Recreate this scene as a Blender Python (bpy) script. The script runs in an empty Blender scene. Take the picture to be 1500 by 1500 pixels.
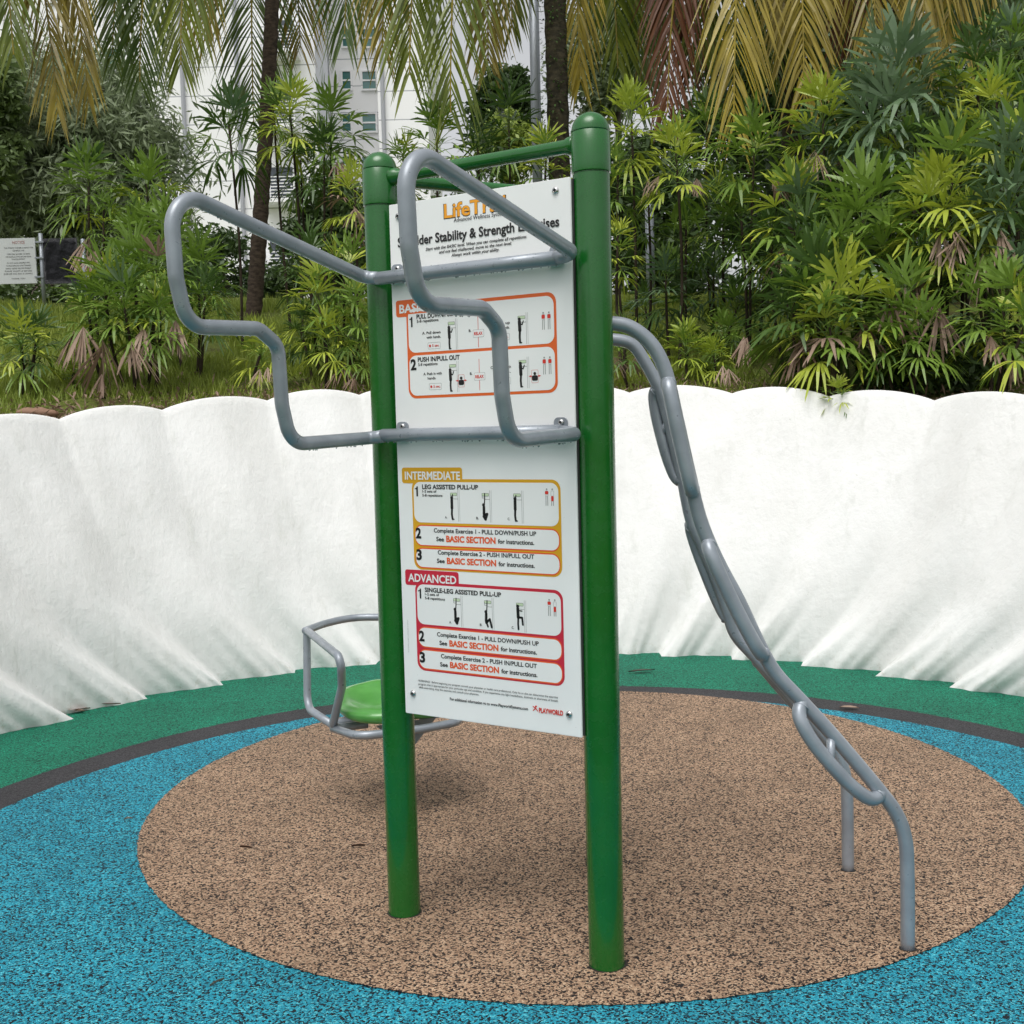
import bpy, bmesh, math, random
from mathutils import Vector, Matrix, Quaternion
R = math.radians
scene = bpy.context.scene
COL = scene.collection
random.seed(7)

# ------------------------------------------------------------------ camera
F_PX, PITCH, ROLL, EYE = 1650.0, .0776, -.0256, 1.55
cp, sp, cr, sr = math.cos(PITCH), math.sin(PITCH), math.cos(ROLL), math.sin(ROLL)
FWD = Vector((0, cp, -sp)); _up = Vector((0, sp, cp)); _rt = Vector((1, 0, 0))
RT = _rt*cr + _up*sr; UP = _up*cr - _rt*sr
camd = bpy.data.cameras.new('camera'); cam = bpy.data.objects.new('camera', camd); COL.objects.link(cam)
camd.sensor_width = 36; camd.lens = 36*F_PX/1500; camd.clip_end = 2000; camd.clip_start = .05
cam.matrix_world = Matrix(((RT.x, UP.x, -FWD.x, 0), (RT.y, UP.y, -FWD.y, 0), (RT.z, UP.z, -FWD.z, EYE), (0, 0, 0, 1)))
scene.camera = cam
def ray(px, py): return FWD + RT*((px-750)/F_PX) - UP*((py-750)/F_PX)
def at(px, py, Y):
    d = ray(px, py); return d*(Y/d.y) + Vector((0, 0, EYE))

# ------------------------------------------------------------------ helpers
def lin(c): return c/12.92 if c <= .04045 else ((c+.055)/1.055)**2.4
def srgb(r, g, b): return (lin(r/255), lin(g/255), lin(b/255), 1)
def empty(name, loc=(0, 0, 0), rz=0):
    o = bpy.data.objects.new(name, None); COL.objects.link(o); o.location = loc; o.rotation_euler = (0, 0, rz)
    o.empty_display_size = .1
    return o
def tag(o, label=None, cat=None, group=None, kind=None):
    if label: o['label'] = label
    if cat: o['category'] = cat
    if group: o['group'] = group
    if kind: o['kind'] = kind
    return o
def mesh_obj(name, bm, mats, parent=None, smooth=True, recalc=True):
    if recalc: bmesh.ops.recalc_face_normals(bm, faces=bm.faces)
    me = bpy.data.meshes.new(name); bm.to_mesh(me); bm.free()
    if not isinstance(mats, (list, tuple)): mats = [mats]
    for m in mats: me.materials.append(m)
    if smooth:
        for p in me.polygons: p.use_smooth = True
    o = bpy.data.objects.new(name, me); COL.objects.link(o)
    if parent: o.parent = parent
    return o
def copy_tree(o, parent=None):
    c = o.copy(); COL.objects.link(c)
    if parent: c.parent = parent
    for ch in list(o.children): copy_tree(ch, c)
    return c
def sharp(o, ang=35):
    me = o.data
    bm = bmesh.new(); bm.from_mesh(me)
    for e in bm.edges:
        if len(e.link_faces) == 2 and e.calc_face_angle(0) > R(ang): e.smooth = False
    bm.to_mesh(me); bm.free()

def fillet(pts, rad, closed=False, n=9):
    """round the corners of a polyline"""
    pts = [Vector(p) for p in pts]; N = len(pts)
    if not isinstance(rad, (list, tuple)): rad = [rad]*N
    out = []
    for i in range(N):
        if not closed and i in (0, N-1): out.append(pts[i]); continue
        a, b, c = pts[i-1], pts[i], pts[(i+1) % N]
        u = (a-b); v = (c-b); lu, lv = u.length, v.length; u.normalize(); v.normalize()
        ang = u.angle(v, math.pi)
        if ang > math.pi-.02: out.append(b); continue
        t = min(rad[i]/math.tan(ang/2), lu*.49, lv*.49)
        p0, p1 = b+u*t, b+v*t
        r = t*math.tan(ang/2)
        cen = b + (u+v).normalized()*(r/math.sin(ang/2))
        s0, s1 = p0-cen, p1-cen
        tot = s0.angle(s1, 0); ax = s0.cross(s1)
        if ax.length < 1e-9: out.append(b); continue
        ax.normalize()
        for k in range(n+1): out.append(cen + Quaternion(ax, tot*k/n) @ s0)
    return out
def catmull(pts, n=6, closed=False):
    pts = [Vector(p) for p in pts]; N = len(pts); out = []
    rng = range(N) if closed else range(N-1)
    for i in rng:
        g = (lambda k: pts[k % N]) if closed else (lambda k: pts[max(0, min(N-1, k))])
        p0, p1, p2, p3 = g(i-1), g(i), g(i+1), g(i+2)
        for k in range(n):
            t = k/n
            out.append(.5*((2*p1)+(p2-p0)*t+(2*p0-5*p1+4*p2-p3)*t*t+(3*p1-p0-3*p2+p3)*t**3))
    if not closed: out.append(pts[-1])
    return out
def tube(bm, path, r, seg=20, closed=False, caps=True, mat=0):
    P = [Vector(p) for p in path]; Q = [P[0]]
    for p in P[1:]:
        if (p-Q[-1]).length > 1e-5: Q.append(p)
    if closed and (Q[0]-Q[-1]).length < 1e-5: Q.pop()
    P = Q; N = len(P)
    rr = r if isinstance(r, (list, tuple)) else [r]*N
    if len(rr) != N: rr = [rr[0] + (rr[-1]-rr[0])*i/(N-1) for i in range(N)]
    def tan(i):
        if closed: return (P[(i+1) % N]-P[i-1]).normalized()
        if i == 0: return (P[1]-P[0]).normalized()
        if i == N-1: return (P[-1]-P[-2]).normalized()
        return ((P[i+1]-P[i]).normalized()+(P[i]-P[i-1]).normalized()).normalized()
    t = tan(0); x = t.orthogonal().normalized()
    rings = []; xs = []
    for i in range(N):
        t2 = tan(i); q = t.rotation_difference(t2); x = (q @ x); x = (x-t2*x.dot(t2)).normalized(); t = t2; xs.append(x)
    tw = 0
    if closed:
        q = tan(N-1).rotation_difference(tan(0)); xe = q @ xs[-1]
        tw = xe.angle(xs[0], 0)
        if xe.cross(xs[0]).dot(tan(0)) < 0: tw = -tw
    for i in range(N):
        t = tan(i); x = Quaternion(t, tw*i/N) @ xs[i]; y = t.cross(x)
        rings.append([bm.verts.new(P[i]+(x*math.cos(2*math.pi*k/seg)+y*math.sin(2*math.pi*k/seg))*rr[i]) for k in range(seg)])
    for i in range(N if closed else N-1):
        a, b = rings[i], rings[(i+1) % N]
        for k in range(seg):
            f = bm.faces.new((a[k], a[(k+1) % seg], b[(k+1) % seg], b[k])); f.material_index = mat
    if caps and not closed:
        bm.faces.new(rings[0][::-1]).material_index = mat; bm.faces.new(rings[-1]).material_index = mat
def lathe(bm, prof, cx=0, cy=0, seg=40, z0=0):
    rings = []
    for (r, z) in prof:
        if r < 1e-5: rings.append([bm.verts.new((cx, cy, z0+z))])
        else: rings.append([bm.verts.new((cx+r*math.cos(2*math.pi*k/seg), cy+r*math.sin(2*math.pi*k/seg), z0+z)) for k in range(seg)])
    for a, b in zip(rings, rings[1:]):
        for k in range(seg):
            k2 = (k+1) % seg
            if len(a) == 1 and len(b) == 1: continue
            if len(a) == 1: bm.faces.new((a[0], b[k2], b[k]))
            elif len(b) == 1: bm.faces.new((a[k], a[k2], b[0]))
            else: bm.faces.new((a[k], a[k2], b[k2], b[k]))
def box(bm, c, s, rz=0, mat=0, M=None):
    vs = []
    for dx in (-.5, .5):
        for dy in (-.5, .5):
            for dz in (-.5, .5):
                v = Vector((dx*s[0], dy*s[1], dz*s[2]))
                v.rotate(Matrix.Rotation(rz, 3, 'Z')); v += Vector(c)
                if M: v = M @ v
                vs.append(bm.verts.new(v))
    for q in ((0, 1, 3, 2), (4, 6, 7, 5), (0, 4, 5, 1), (2, 3, 7, 6), (0, 2, 6, 4), (1, 5, 7, 3)):
        bm.faces.new([vs[i] for i in q]).material_index = mat

# ------------------------------------------------------------------ materials
def mat(name, col=(.5, .5, .5, 1), rough=.5, metal=0, spec=.5, coat=0):
    m = bpy.data.materials.new(name); m.use_nodes = True
    b = m.node_tree.nodes['Principled BSDF']
    b.inputs['Base Color'].default_value = col; b.inputs['Roughness'].default_value = rough
    b.inputs['Metallic'].default_value = metal; b.inputs['Specular IOR Level'].default_value = spec
    b.inputs['Coat Weight'].default_value = coat; b.inputs['Coat Roughness'].default_value = .08
    return m
class NT:
    def __init__(s, m): s.t = m.node_tree; s.b = s.t.nodes['Principled BSDF']
    def n(s, ty, **k):
        x = s.t.nodes.new(ty)
        for a, v in k.items():
            if a.startswith('_'): x.inputs[a[1:].replace('_', ' ')].default_value = v
            else: setattr(x, a, v)
        return x
    def l(s, a, b): s.t.links.new(a, b)
    def noise(s, scale, detail=3, rough=.5, vec=None, co='Object'):
        x = s.n('ShaderNodeTexNoise'); x.inputs['Scale'].default_value = scale; x.inputs['Detail'].default_value = detail
        x.inputs['Roughness'].default_value = rough
        if vec is None:
            tc = s.n('ShaderNodeTexCoord'); vec = tc.outputs[co]
        s.l(vec, x.inputs['Vector']); return x
    def ramp(s, fac, stops, interp='LINEAR'):
        x = s.n('ShaderNodeValToRGB'); r = x.color_ramp; r.interpolation = interp
        while len(r.elements) < len(stops): r.elements.new(.5)
        for e, (p, c) in zip(r.elements, stops): e.position = p; e.color = c
        s.l(fac, x.inputs['Fac']); return x
    def mix(s, fac, a, b, mode='MIX'):
        x = s.n('ShaderNodeMix', data_type='RGBA', blend_type=mode)
        for sock, v in ((x.inputs[0], fac), (x.inputs[6], a), (x.inputs[7], b)):
            if hasattr(v, 'is_linked'): s.l(v, sock)
            else: sock.default_value = v
        return x.outputs[2]
    def bump(s, h, strength=.3, dist=.002):
        x = s.n('ShaderNodeBump'); x.inputs['Strength'].default_value = strength; x.inputs['Distance'].default_value = dist
        s.l(h, x.inputs['Height']); s.l(x.outputs[0], s.b.inputs['Normal'])

def rubber(name, stops, scale=210, mottled=.5):
    m = mat(name, rough=.8, spec=.3); t = NT(m)
    tc = t.n('ShaderNodeTexCoord')
    wob = t.noise(90, 2, vec=tc.outputs['Object'])
    add = t.n('ShaderNodeVectorMath', operation='MULTIPLY_ADD'); t.l(wob.outputs['Color'], add.inputs[0])
    add.inputs[1].default_value = (.012, .012, 0); t.l(tc.outputs['Object'], add.inputs[2])
    v = t.n('ShaderNodeTexVoronoi', voronoi_dimensions='2D'); v.inputs['Scale'].default_value = scale; t.l(add.outputs[0], v.inputs['Vector'])
    sep = t.n('ShaderNodeSeparateColor'); t.l(v.outputs['Color'], sep.inputs[0])
    rp = t.ramp(sep.outputs[0], stops, 'CONSTANT')
    v2 = t.n('ShaderNodeTexVoronoi', voronoi_dimensions='2D', feature='DISTANCE_TO_EDGE'); v2.inputs['Scale'].default_value = scale; t.l(add.outputs[0], v2.inputs['Vector'])
    er = t.ramp(v2.outputs['Distance'], [(0, (.25, .25, .25, 1)), (.09, (1, 1, 1, 1))])
    c = t.mix(.85, rp.outputs[0], er.outputs[0], 'MULTIPLY')
    big = t.noise(2.3, 6, .68, vec=tc.outputs['Object'])
    br = t.ramp(big.outputs[0], [(.3, (1-mottled*.6,)*3+(1,)), (.7, (1.0, 1.0, 1.0, 1))])
    c = t.mix(1, c, br.outputs[0], 'MULTIPLY')
    t.l(c, t.b.inputs['Base Color'])
    t.bump(v2.outputs['Distance'], .6, .004)
    return m
tan = [srgb(*c) for c in ((34, 28, 27), (94, 76, 63), (158, 128, 104), (182, 151, 123), (200, 171, 143))]
M_brown = rubber('brown_rubber', [(0, tan[0]), (.27, tan[1]), (.36, tan[2]), (.6, tan[3]), (.85, tan[4])], 195)
blu = [srgb(*c) for c in ((14, 28, 36), (14, 86, 106), (30, 140, 164), (44, 162, 186), (86, 190, 206))]
M_blue = rubber('blue_rubber', [(0, blu[0]), (.25, blu[1]), (.36, blu[2]), (.62, blu[3]), (.9, blu[4])], 195)
grn = [srgb(*c) for c in ((4, 58, 46), (6, 92, 70), (10, 120, 92), (18, 136, 105), (44, 154, 124))]
M_green = rubber('green_rubber', [(0, grn[0]), (.18, grn[1]), (.4, grn[2]), (.65, grn[3]), (.93, grn[4])], 195)
gry = [srgb(*c) for c in ((44, 43, 46), (56, 55, 58), (66, 65, 68), (76, 74, 77))]
M_gray = rubber('dark_grey_rubber', [(0, gry[0]), (.25, gry[1]), (.5, gry[2]), (.85, gry[3])])

# green powder coat
M_post = mat('green_powder_coat', srgb(26, 88, 34), .2, 0, .5, .35); t = NT(M_post)
nz = t.noise(5, 5); rp = t.ramp(nz.outputs[0], [(.3, srgb(17, 90, 27)), (.7, srgb(22, 98, 33))]); 
sc = t.noise(260, 2); sr_ = t.ramp(sc.outputs[0], [(.78, (0, 0, 0, 1)), (.82, (1, 1, 1, 1))])
c = t.mix(sr_.outputs[0], rp.outputs[0], srgb(52, 104, 56)); t.l(c, t.b.inputs['Base Color'])
rz_ = t.noise(30, 4); r2 = t.ramp(rz_.outputs[0], [(.3, (.16,)*3+(1,)), (.7, (.34,)*3+(1,))]); t.l(r2.outputs[0], t.b.inputs['Roughness'])
t.bump(t.noise(400, 2).outputs[0], .04, .0005)
# grey tube paint
M_tube = mat('silver_grey_paint', srgb(140, 147, 155), .38, .25, .5, .25); t = NT(M_tube)
nz = t.noise(14, 5); rp = t.ramp(nz.outputs[0], [(.3, srgb(134, 141, 149)), (.7, srgb(152, 159, 167))]); t.l(rp.outputs[0], t.b.inputs['Base Color'])
r2 = t.ramp(t.noise(45, 4).outputs[0], [(.3, (.27,)*3+(1,)), (.7, (.46,)*3+(1,))]); t.l(r2.outputs[0], t.b.inputs['Roughness'])
t.bump(t.noise(500, 2).outputs[0], .05, .0005)
M_seat = mat('green_moulded_plastic', srgb(84, 152, 72), .28, 0, .5, .2); t = NT(M_seat)
rp = t.ramp(t.noise(12, 4).outputs[0], [(.3, srgb(74, 142, 62)), (.7, srgb(92, 160, 78))]); t.l(rp.outputs[0], t.b.inputs['Base Color'])
M_steel = mat('stainless_steel', (.55, .55, .55, 1), .22, 1)
M_hole = mat('dark_socket', (.02, .02, .02, 1), .5)
M_water = mat('water_drop', (.75, .8, .82, 1), .03, 0, .8); M_water.node_tree.nodes['Principled BSDF'].inputs['Transmission Weight'].default_value = .8
# white panel
M_panel = mat('white_panel', srgb(226, 228, 228), .35, 0, .4); t = NT(M_panel)
n1 = t.noise(3, 5); rp = t.ramp(n1.outputs[0], [(.3, srgb(228, 230, 230)), (.7, srgb(238, 239, 238))])
n2 = t.noise(170, 2); r2 = t.ramp(n2.outputs[0], [(.77, (0, 0, 0, 1)), (.8, (1, 1, 1, 1))])
c = t.mix(r2.outputs[0], rp.outputs[0], srgb(170, 168, 160)); t.l(c, t.b.inputs['Base Color'])
M_edge = mat('dark_panel_edge', (.03, .03, .03, 1), .5)
def ink(name, c): return mat('ink_'+name, srgb(*c), .4)
I_black = ink('black', (24, 24, 26)); I_orange = ink('orange', (222, 98, 38)); I_gold = ink('gold', (214, 160, 30)); I_red = ink('crimson', (196, 40, 62))
I_logo = ink('amber', (238, 160, 34)); I_verm = ink('vermilion', (226, 92, 44)); I_white = ink('white', (232, 233, 232)); I_warm = ink('scarlet', (208, 52, 40))
I_pale = ink('pale_green', (196, 214, 180)); I_grey = ink('grey', (150, 152, 150))

# wall plaster
M_wall = mat('white_plaster', srgb(238, 238, 235), .6, 0, .35); t = NT(M_wall)
tc = t.n('ShaderNodeTexCoord')
n1 = t.noise(1.3, 6, .62, tc.outputs['Object']); r1 = t.ramp(n1.outputs[0], [(.35, srgb(219, 219, 216)), (.62, srgb(232, 232, 230))])
mp = t.n('ShaderNodeMapping'); t.l(tc.outputs['Object'], mp.inputs[0]); mp.inputs['Scale'].default_value = (9, 9, 1.6)
n2 = t.noise(1, 6, .7, mp.outputs[0]); r2 = t.ramp(n2.outputs[0], [(.56, (1, 1, 1, 1)), (.80, srgb(222, 224, 218))])
c = t.mix(.6, r1.outputs[0], r2.outputs[0], 'MULTIPLY')
n3 = t.noise(46, 3, .7, tc.outputs['Object']); r3 = t.ramp(n3.outputs[0], [(.70, (0, 0, 0, 1)), (.75, (1, 1, 1, 1))])
n4 = t.noise(2.2, 2, .5, tc.outputs['Object']); r4 = t.ramp(n4.outputs[0], [(.5, (0, 0, 0, 1)), (.62, (.7, .7, .7, 1))])
k = t.mix(1, r3.outputs[0], r4.outputs[0], 'MULTIPLY'); c = t.mix(k, c, srgb(120, 122, 104))
# mud splashed along the foot of the wall
sx = t.n('ShaderNodeSeparateXYZ'); t.l(tc.outputs['Object'], sx.inputs[0])
rz = t.ramp(sx.outputs[2], [(.0, (.9, .9, .9, 1)), (.12, (0, 0, 0, 1))])
n5 = t.noise(22, 5, .7, tc.outputs['Object']); r5 = t.ramp(n5.outputs[0], [(.55, (0, 0, 0, 1)), (.75, (1, 1, 1, 1))])
k = t.mix(1, rz.outputs[0], r5.outputs[0], 'MULTIPLY'); c = t.mix(k, c, srgb(176, 168, 150))
t.l(c, t.b.inputs['Base Color'])
nb = t.noise(16, 6, .65, tc.outputs['Object']); 
nb2 = t.noise(1, 4, .6, mp.outputs[0]); ad_ = t.n('ShaderNodeMath', operation='MULTIPLY_ADD'); t.l(nb2.outputs[0], ad_.inputs[0]); ad_.inputs[1].default_value = 1.6; t.l(nb.outputs[0], ad_.inputs[2])
t.bump(ad_.outputs[0], .42, .014)

def leafmat(name, c0, c1, rough=.38, trans=.28):
    m = mat(name, c0, rough, 0, .5); t = NT(m)
    oi = t.n('ShaderNodeObjectInfo'); n = t.noise(3.1, 3); 
    ad = t.n('ShaderNodeMath', operation='MULTIPLY_ADD'); t.l(oi.outputs['Random'], ad.inputs[0]); ad.inputs[1].default_value = .35; t.l(n.outputs[0], ad.inputs[2])
    rp = t.ramp(ad.outputs[0], [(.45, c0), (.9, c1)]); t.l(rp.outputs[0], t.b.inputs['Base Color'])
    tr = t.n('ShaderNodeBsdfTranslucent'); t.l(rp.outputs[0], tr.inputs[0])
    mx = t.n('ShaderNodeMixShader'); mx.inputs[0].default_value = trans
    t.l(t.b.outputs[0], mx.inputs[1]); t.l(tr.outputs[0], mx.inputs[2]); t.l(mx.outputs[0], t.t.nodes['Material Output'].inputs[0])
    return m
L_mid = leafmat('leaf_mid_green', (.135, .23, .03, 1), (.21, .33, .05, 1))
L_yel = leafmat('leaf_yellow_green', (.30, .39, .04, 1), (.46, .52, .065, 1))
L_blu = leafmat('leaf_blue_green', (.085, .16, .07, 1), (.15, .23, .12, 1))
L_deep = leafmat('leaf_deep_green', (.05, .105, .02, 1), (.09, .165, .035, 1))
L_dead = leafmat('leaf_dead_brown', (.20, .125, .085, 1), (.40, .29, .22, 1), .7, .15)
C_green = leafmat('frond_olive', (.075, .12, .012, 1), (.20, .24, .025, 1), .35)
C_gold = leafmat('frond_golden', (.20, .155, .018, 1), (.46, .36, .055, 1), .35)
C_red = leafmat('frond_red_brown', (.10, .032, .012, 1), (.19, .075, .03, 1), .5)
C_grn2 = leafmat('frond_grey_green', (.05, .10, .018, 1), (.13, .19, .04, 1), .35)
T_olive = leafmat('tree_grey_green', (.16, .205, .105, 1), (.27, .33, .19, 1), .5)
T_dark = leafmat('tree_dark_green', (.045, .085, .026, 1), (.095, .15, .042, 1), .45)
T_lite = leafmat('tree_light_green', (.17, .25, .04, 1), (.28, .36, .06, 1), .45)
T_lite2 = leafmat('tree_mid_green', (.12, .18, .06, 1), (.2, .27, .1, 1), .45)
def barkmat(name, a, b, ring=0):
    m = mat(name, a, .9, 0, .2); t = NT(m); tc = t.n('ShaderNodeTexCoord')
    mp = t.n('ShaderNodeMapping'); t.l(tc.outputs['Object'], mp.inputs[0]); mp.inputs['Scale'].default_value = (14, 14, 30 if ring else 5)
    n = t.noise(1, 5, .6, mp.outputs[0]); rp = t.ramp(n.outputs[0], [(.35, a), (.65, b)]); t.l(rp.outputs[0], t.b.inputs['Base Color']); t.bump(n.outputs[0], .6, .02)
    return m
B_palm = barkmat('palm_bark', (.035, .026, .020, 1), (.095, .07, .052, 1), 1)
B_dark = barkmat('mossy_bark', (.02, .018, .012, 1), (.06, .05, .03, 1), 1)
B_cane = barkmat('cane_fibre', (.016, .012, .008, 1), (.06, .045, .03, 1))
B_tree = barkmat('tree_bark', (.06, .05, .04, 1), (.13, .11, .09, 1))
M_soil = mat('soil_and_grass', (.05, .04, .02, 1), .95, 0, .2); t = NT(M_soil)
tc = t.n('ShaderNodeTexCoord'); n1 = t.noise(2.2, 5, .6, tc.outputs['Object']); r1 = t.ramp(n1.outputs[0], [(.30, (.06, .045, .022, 1)), (.5, (.12, .155, .03, 1))])
n2 = t.noise(40, 4, .7, tc.outputs['Object']); r2 = t.ramp(n2.outputs[0], [(.3, (.45, .4, .35, 1)), (.7, (1.3, 1.3, 1.2, 1))]); c = t.mix(1, r1.outputs[0], r2.outputs[0], 'MULTIPLY'); t.l(c, t.b.inputs['Base Color']); t.bump(n2.outputs[0], .7, .03)
G_grass = leafmat('grass_blades', (.17, .24, .03, 1), (.28, .34, .05, 1), .6)

# ------------------------------------------------------------------ ground sheets
def disc(name, cx, cy, r, z, m, seg=256, jag=0):
    bm = bmesh.new(); vs = []
    for k in range(seg):
        a = 2*math.pi*k/seg; rr = r + (random.uniform(-jag, jag) if jag else 0)
        vs.append(bm.verts.new((cx+rr*math.cos(a), cy+rr*math.sin(a), z)))
    bm.faces.new(vs); o = mesh_obj(name, bm, m, smooth=False); o['kind'] = 'structure'; return o
disc('ground', 0, 0, 400, -.02, M_soil, 96)
disc('green_rubber_floor', .08, 4.0, 6.0, 0, M_green)
disc('grey_rubber_band', .187, 3.864, 2.676, .004, M_gray, 900, .003)
disc('blue_rubber_floor', .187, 3.864, 2.454, .008, M_blue, 900, .003)
disc('brown_rubber_circle', .2427, 4.6277, 1.7555, .012, M_brown, 900, .0035)

# ------------------------------------------------------------------ scalloped wall
WC = Vector((.076, 4.472)); RB = 3.035; RTOP = 3.70
AZB = [-102, -93, -84, -75, -66, -56.7, -47.1, -38, -28.8, -18.5, -11.5, -4.5, 2.5, 9.5, 16.5, 25.3, 34, 43.4, 51.8, 61, 70, 79, 88, 97]
AZT = [-119, -109, -99.5, -90, -80, -70, -60, -49.3, -38.9, -27.8, -17.8, -7.8, 2.2, 12.2, 23.4, 33.7, 44.4, 55, 66, 76, 87, 97, 108, 118]
def ztop(a):
    ks = [(-130, 1.55), (-60, 1.61), (-49.3, 1.65), (-38.9, 1.70), (-27.8, 1.755), (-17.8, 1.785), (-5, 1.79), (12.2, 1.755), (23.4, 1.725), (33.7, 1.68), (44.4, 1.63), (60, 1.6), (130, 1.55)]
    for (a0, z0), (a1, z1) in zip(ks, ks[1:]):
        if a <= a1: return z0+(z1-z0)*(a-a0)/(a1-a0)
    return 1.55
def polar(az, r, z): return Vector((WC.x+r*math.sin(R(az)), WC.y+r*math.cos(R(az)), z))
wall_top = []
def build_wall():
    rnd = random.Random(3)
    bm = bmesh.new(); NT_, NU = 44, 30; cols = []
    def g_az(t): return 1-(1-t)**2.6
    for i in range(len(AZB)-1):
        a0, a1, b0, b1 = AZB[i], AZB[i+1], AZT[i], AZT[i+1]
        left = (a0+a1)/2 < 0
        amp = rnd.uniform(.08, .15)*min(1, .45+abs(a0+a1)/2/45); ph = rnd.uniform(0, 6); nz = rnd.uniform(.7, 1.3)
        for u_ in range(NU+1):
            u = u_/NU
            s = u if left else 1-u          # 1 at the tongue's tip (towards the middle of the wall)
            row = []
            bz = ztop(b0+(b1-b0)*u) + .056*(4*u*(1-u))**.9 - .012
            for k in range(NT_+1):
                t_ = k/NT_
                ga = g_az(t_); az = (a0+(a1-a0)*u)*(1-ga) + (b0+(b1-b0)*u)*ga
                z = bz*t_
                foot = (1-t_)**2.2
                up_ = .93-.40*min(1, t_*3)          # where the tongue's tip sits across the flute
                pw = 1.5-.5*min(1, t_*3); kk = min(1, t_*2.5)
                sv = ((s/up_)**pw)*(1-kk)+(.5-.5*math.cos(math.pi*s/up_))*kk if s < up_ else .5+.5*math.cos(math.pi*(s-up_)/(1-up_))
                a_here = a0+(a1-a0)*u
                saw = .084*min(1, .45+abs(a_here)/45)*(1-t_)**4.2 - amp*sv*(1-t_)**(5.0*nz) + (.013*(.5-sv))*(1-t_)*min(1, 6*t_)
                belly = -.027*math.sin(math.pi*u)**1.4*(.55+.45*(1-t_))
                fold = (.009*math.sin(2*math.pi*u*1.5+ph)*math.sin(math.pi*t_)*nz + .006*math.sin(7*u+ph*2+3*t_))*math.sin(math.pi*u)
                uu_ = R(az)*RB
                und = .012*math.sin(3.1*uu_+2.2*z)+.008*math.sin(6.7*uu_-3.3*z+1)+.005*math.sin(11*uu_+5.1*z+2)
                r = RB + (RTOP-RB)*(t_**1.15) + saw + belly + fold + und*math.sin(math.pi*min(1, t_*1.1))
                if t_ < .3: r += (.012*math.sin(11*u+ph)+.006*math.sin(29*u+2*ph))*(1-t_/.3)*math.sin(math.pi*u); az += .5*(1-t_/.3)*math.sin(5*u+ph)*math.sin(math.pi*u)
                row.append(bm.verts.new(polar(az, r, z-.004 if k == 0 else z)))
            # rounded lip, then the back of the shell going into the soil
            azt = b0+(b1-b0)*u
            rt = RTOP + belly*0 + (row[-1].co.xy-WC).length - RTOP
            row.append(bm.verts.new(polar(azt, rt+.012, bz+.012))); row.append(bm.verts.new(polar(azt, rt+.035, bz+.012)))
            row.append(bm.verts.new(polar(azt, rt+.05, bz-.005))); row.append(bm.verts.new(polar(azt, rt+.06, bz-.4)))
            wall_top.append((azt, rt, bz)); cols.append(row)
    for a, b in zip(cols, cols[1:]):
        for k in range(len(a)-1):
            try: bm.faces.new((a[k], b[k], b[k+1], a[k+1]))
            except ValueError: pass
    bmesh.ops.remove_doubles(bm, verts=bm.verts, dist=.0012)
    bmesh.ops.dissolve_degenerate(bm, edges=bm.edges, dist=1e-5)
    bmesh.ops.recalc_face_normals(bm, faces=bm.faces)
    o = mesh_obj('scalloped_wall', bm, M_wall)
    tag(o, 'curved white wall of fluted scallops like draped cloth, round the rubber floor', 'wall')
build_wall()

# embankment behind the wall
def hill(x, y):
    """height of the planted bank"""
    r = math.hypot(x-WC.x, y-WC.y); a = math.degrees(math.atan2(x-WC.x, y-WC.y))
    d = max(0, r-RTOP)
    zt = ztop(max(-125, min(125, a)))
    h = zt-.09
    h += .22*min(d, 7.5) + .06*max(0, min(d-7.5, 20))
    h += .05*math.sin(x*2.1)*math.cos(y*1.7)*min(1, d)
    return h
bm = bmesh.new(); rings = []
rad = [RTOP+.045+.0, 3.95, 4.2, 4.5, 4.9, 5.4, 6, 6.8, 7.8, 9, 10.5, 12.5, 15, 18, 23, 30, 45, 80]
for r in rad:
    row = []
    for k in range(-130, 131, 2):
        p = polar(k, r, 0); p.z = hill(p.x, p.y) + (random.uniform(-.015, .015) if r < 12 else 0); row.append(bm.verts.new(p))
    rings.append(row)
for a, b in zip(rings, rings[1:]):
    for k in range(len(a)-1): bm.faces.new((a[k], a[k+1], b[k+1], b[k]))
o = mesh_obj('planted_bank_ground', bm, M_soil); o['kind'] = 'structure'

# ------------------------------------------------------------------ exercise station
A2 = Vector((-.3745, 3.4804)); B2 = Vector((.2371, 3.0988)); C2 = Vector((.279, 3.83))
D2 = (B2-A2).normalized(); N2 = Vector((D2.y, -D2.x))
D3 = Vector((D2.x, D2.y, 0)); N3 = Vector((N2.x, N2.y, 0)); Z3 = Vector((0, 0, 1))
HP = 2.38; PR = .0505
st = empty('exercise_station', (0.05, 3.47, 0)); ORG = Vector(st.location)
tag(st, 'green three-post fitness station with white instruction board, grey pull-up handles and ladder', 'exercise station')
def sobj(name, bm, m, parent=None, **k):
    for v in bm.verts: v.co -= ORG
    return mesh_obj(name, bm, m, parent or st, **k)
for P in (A2, B2, C2):
    bm = bmesh.new()
    lathe(bm, [(PR, 0), (PR, HP-.165), (PR-.002, HP-.1635), (PR-.002, HP-.1615)], P.x, P.y)
    p = sobj('post', bm, M_post); sharp(p, 30)
    bm = bmesh.new()
    prof = [(PR-.002, HP-.1615), (PR+.0025, HP-.160), (PR+.0028, HP-.158), (PR+.0028, HP-.056), (PR+.0012, HP-.054), (PR+.0032, HP-.052), (PR+.0032, HP-.049)]
    for k in range(0, 11):
        a = math.pi/2*k/10; prof.append(((PR+.001)*math.cos(a), HP-.049+.049*math.sin(a)))
    prof[-1] = (0, HP)
    lathe(bm, prof, P.x, P.y); c = mesh_obj('post_cap', bm, M_post, p)
    for v in c.data.vertices: v.co -= ORG
    sharp(c, 40)
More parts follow.
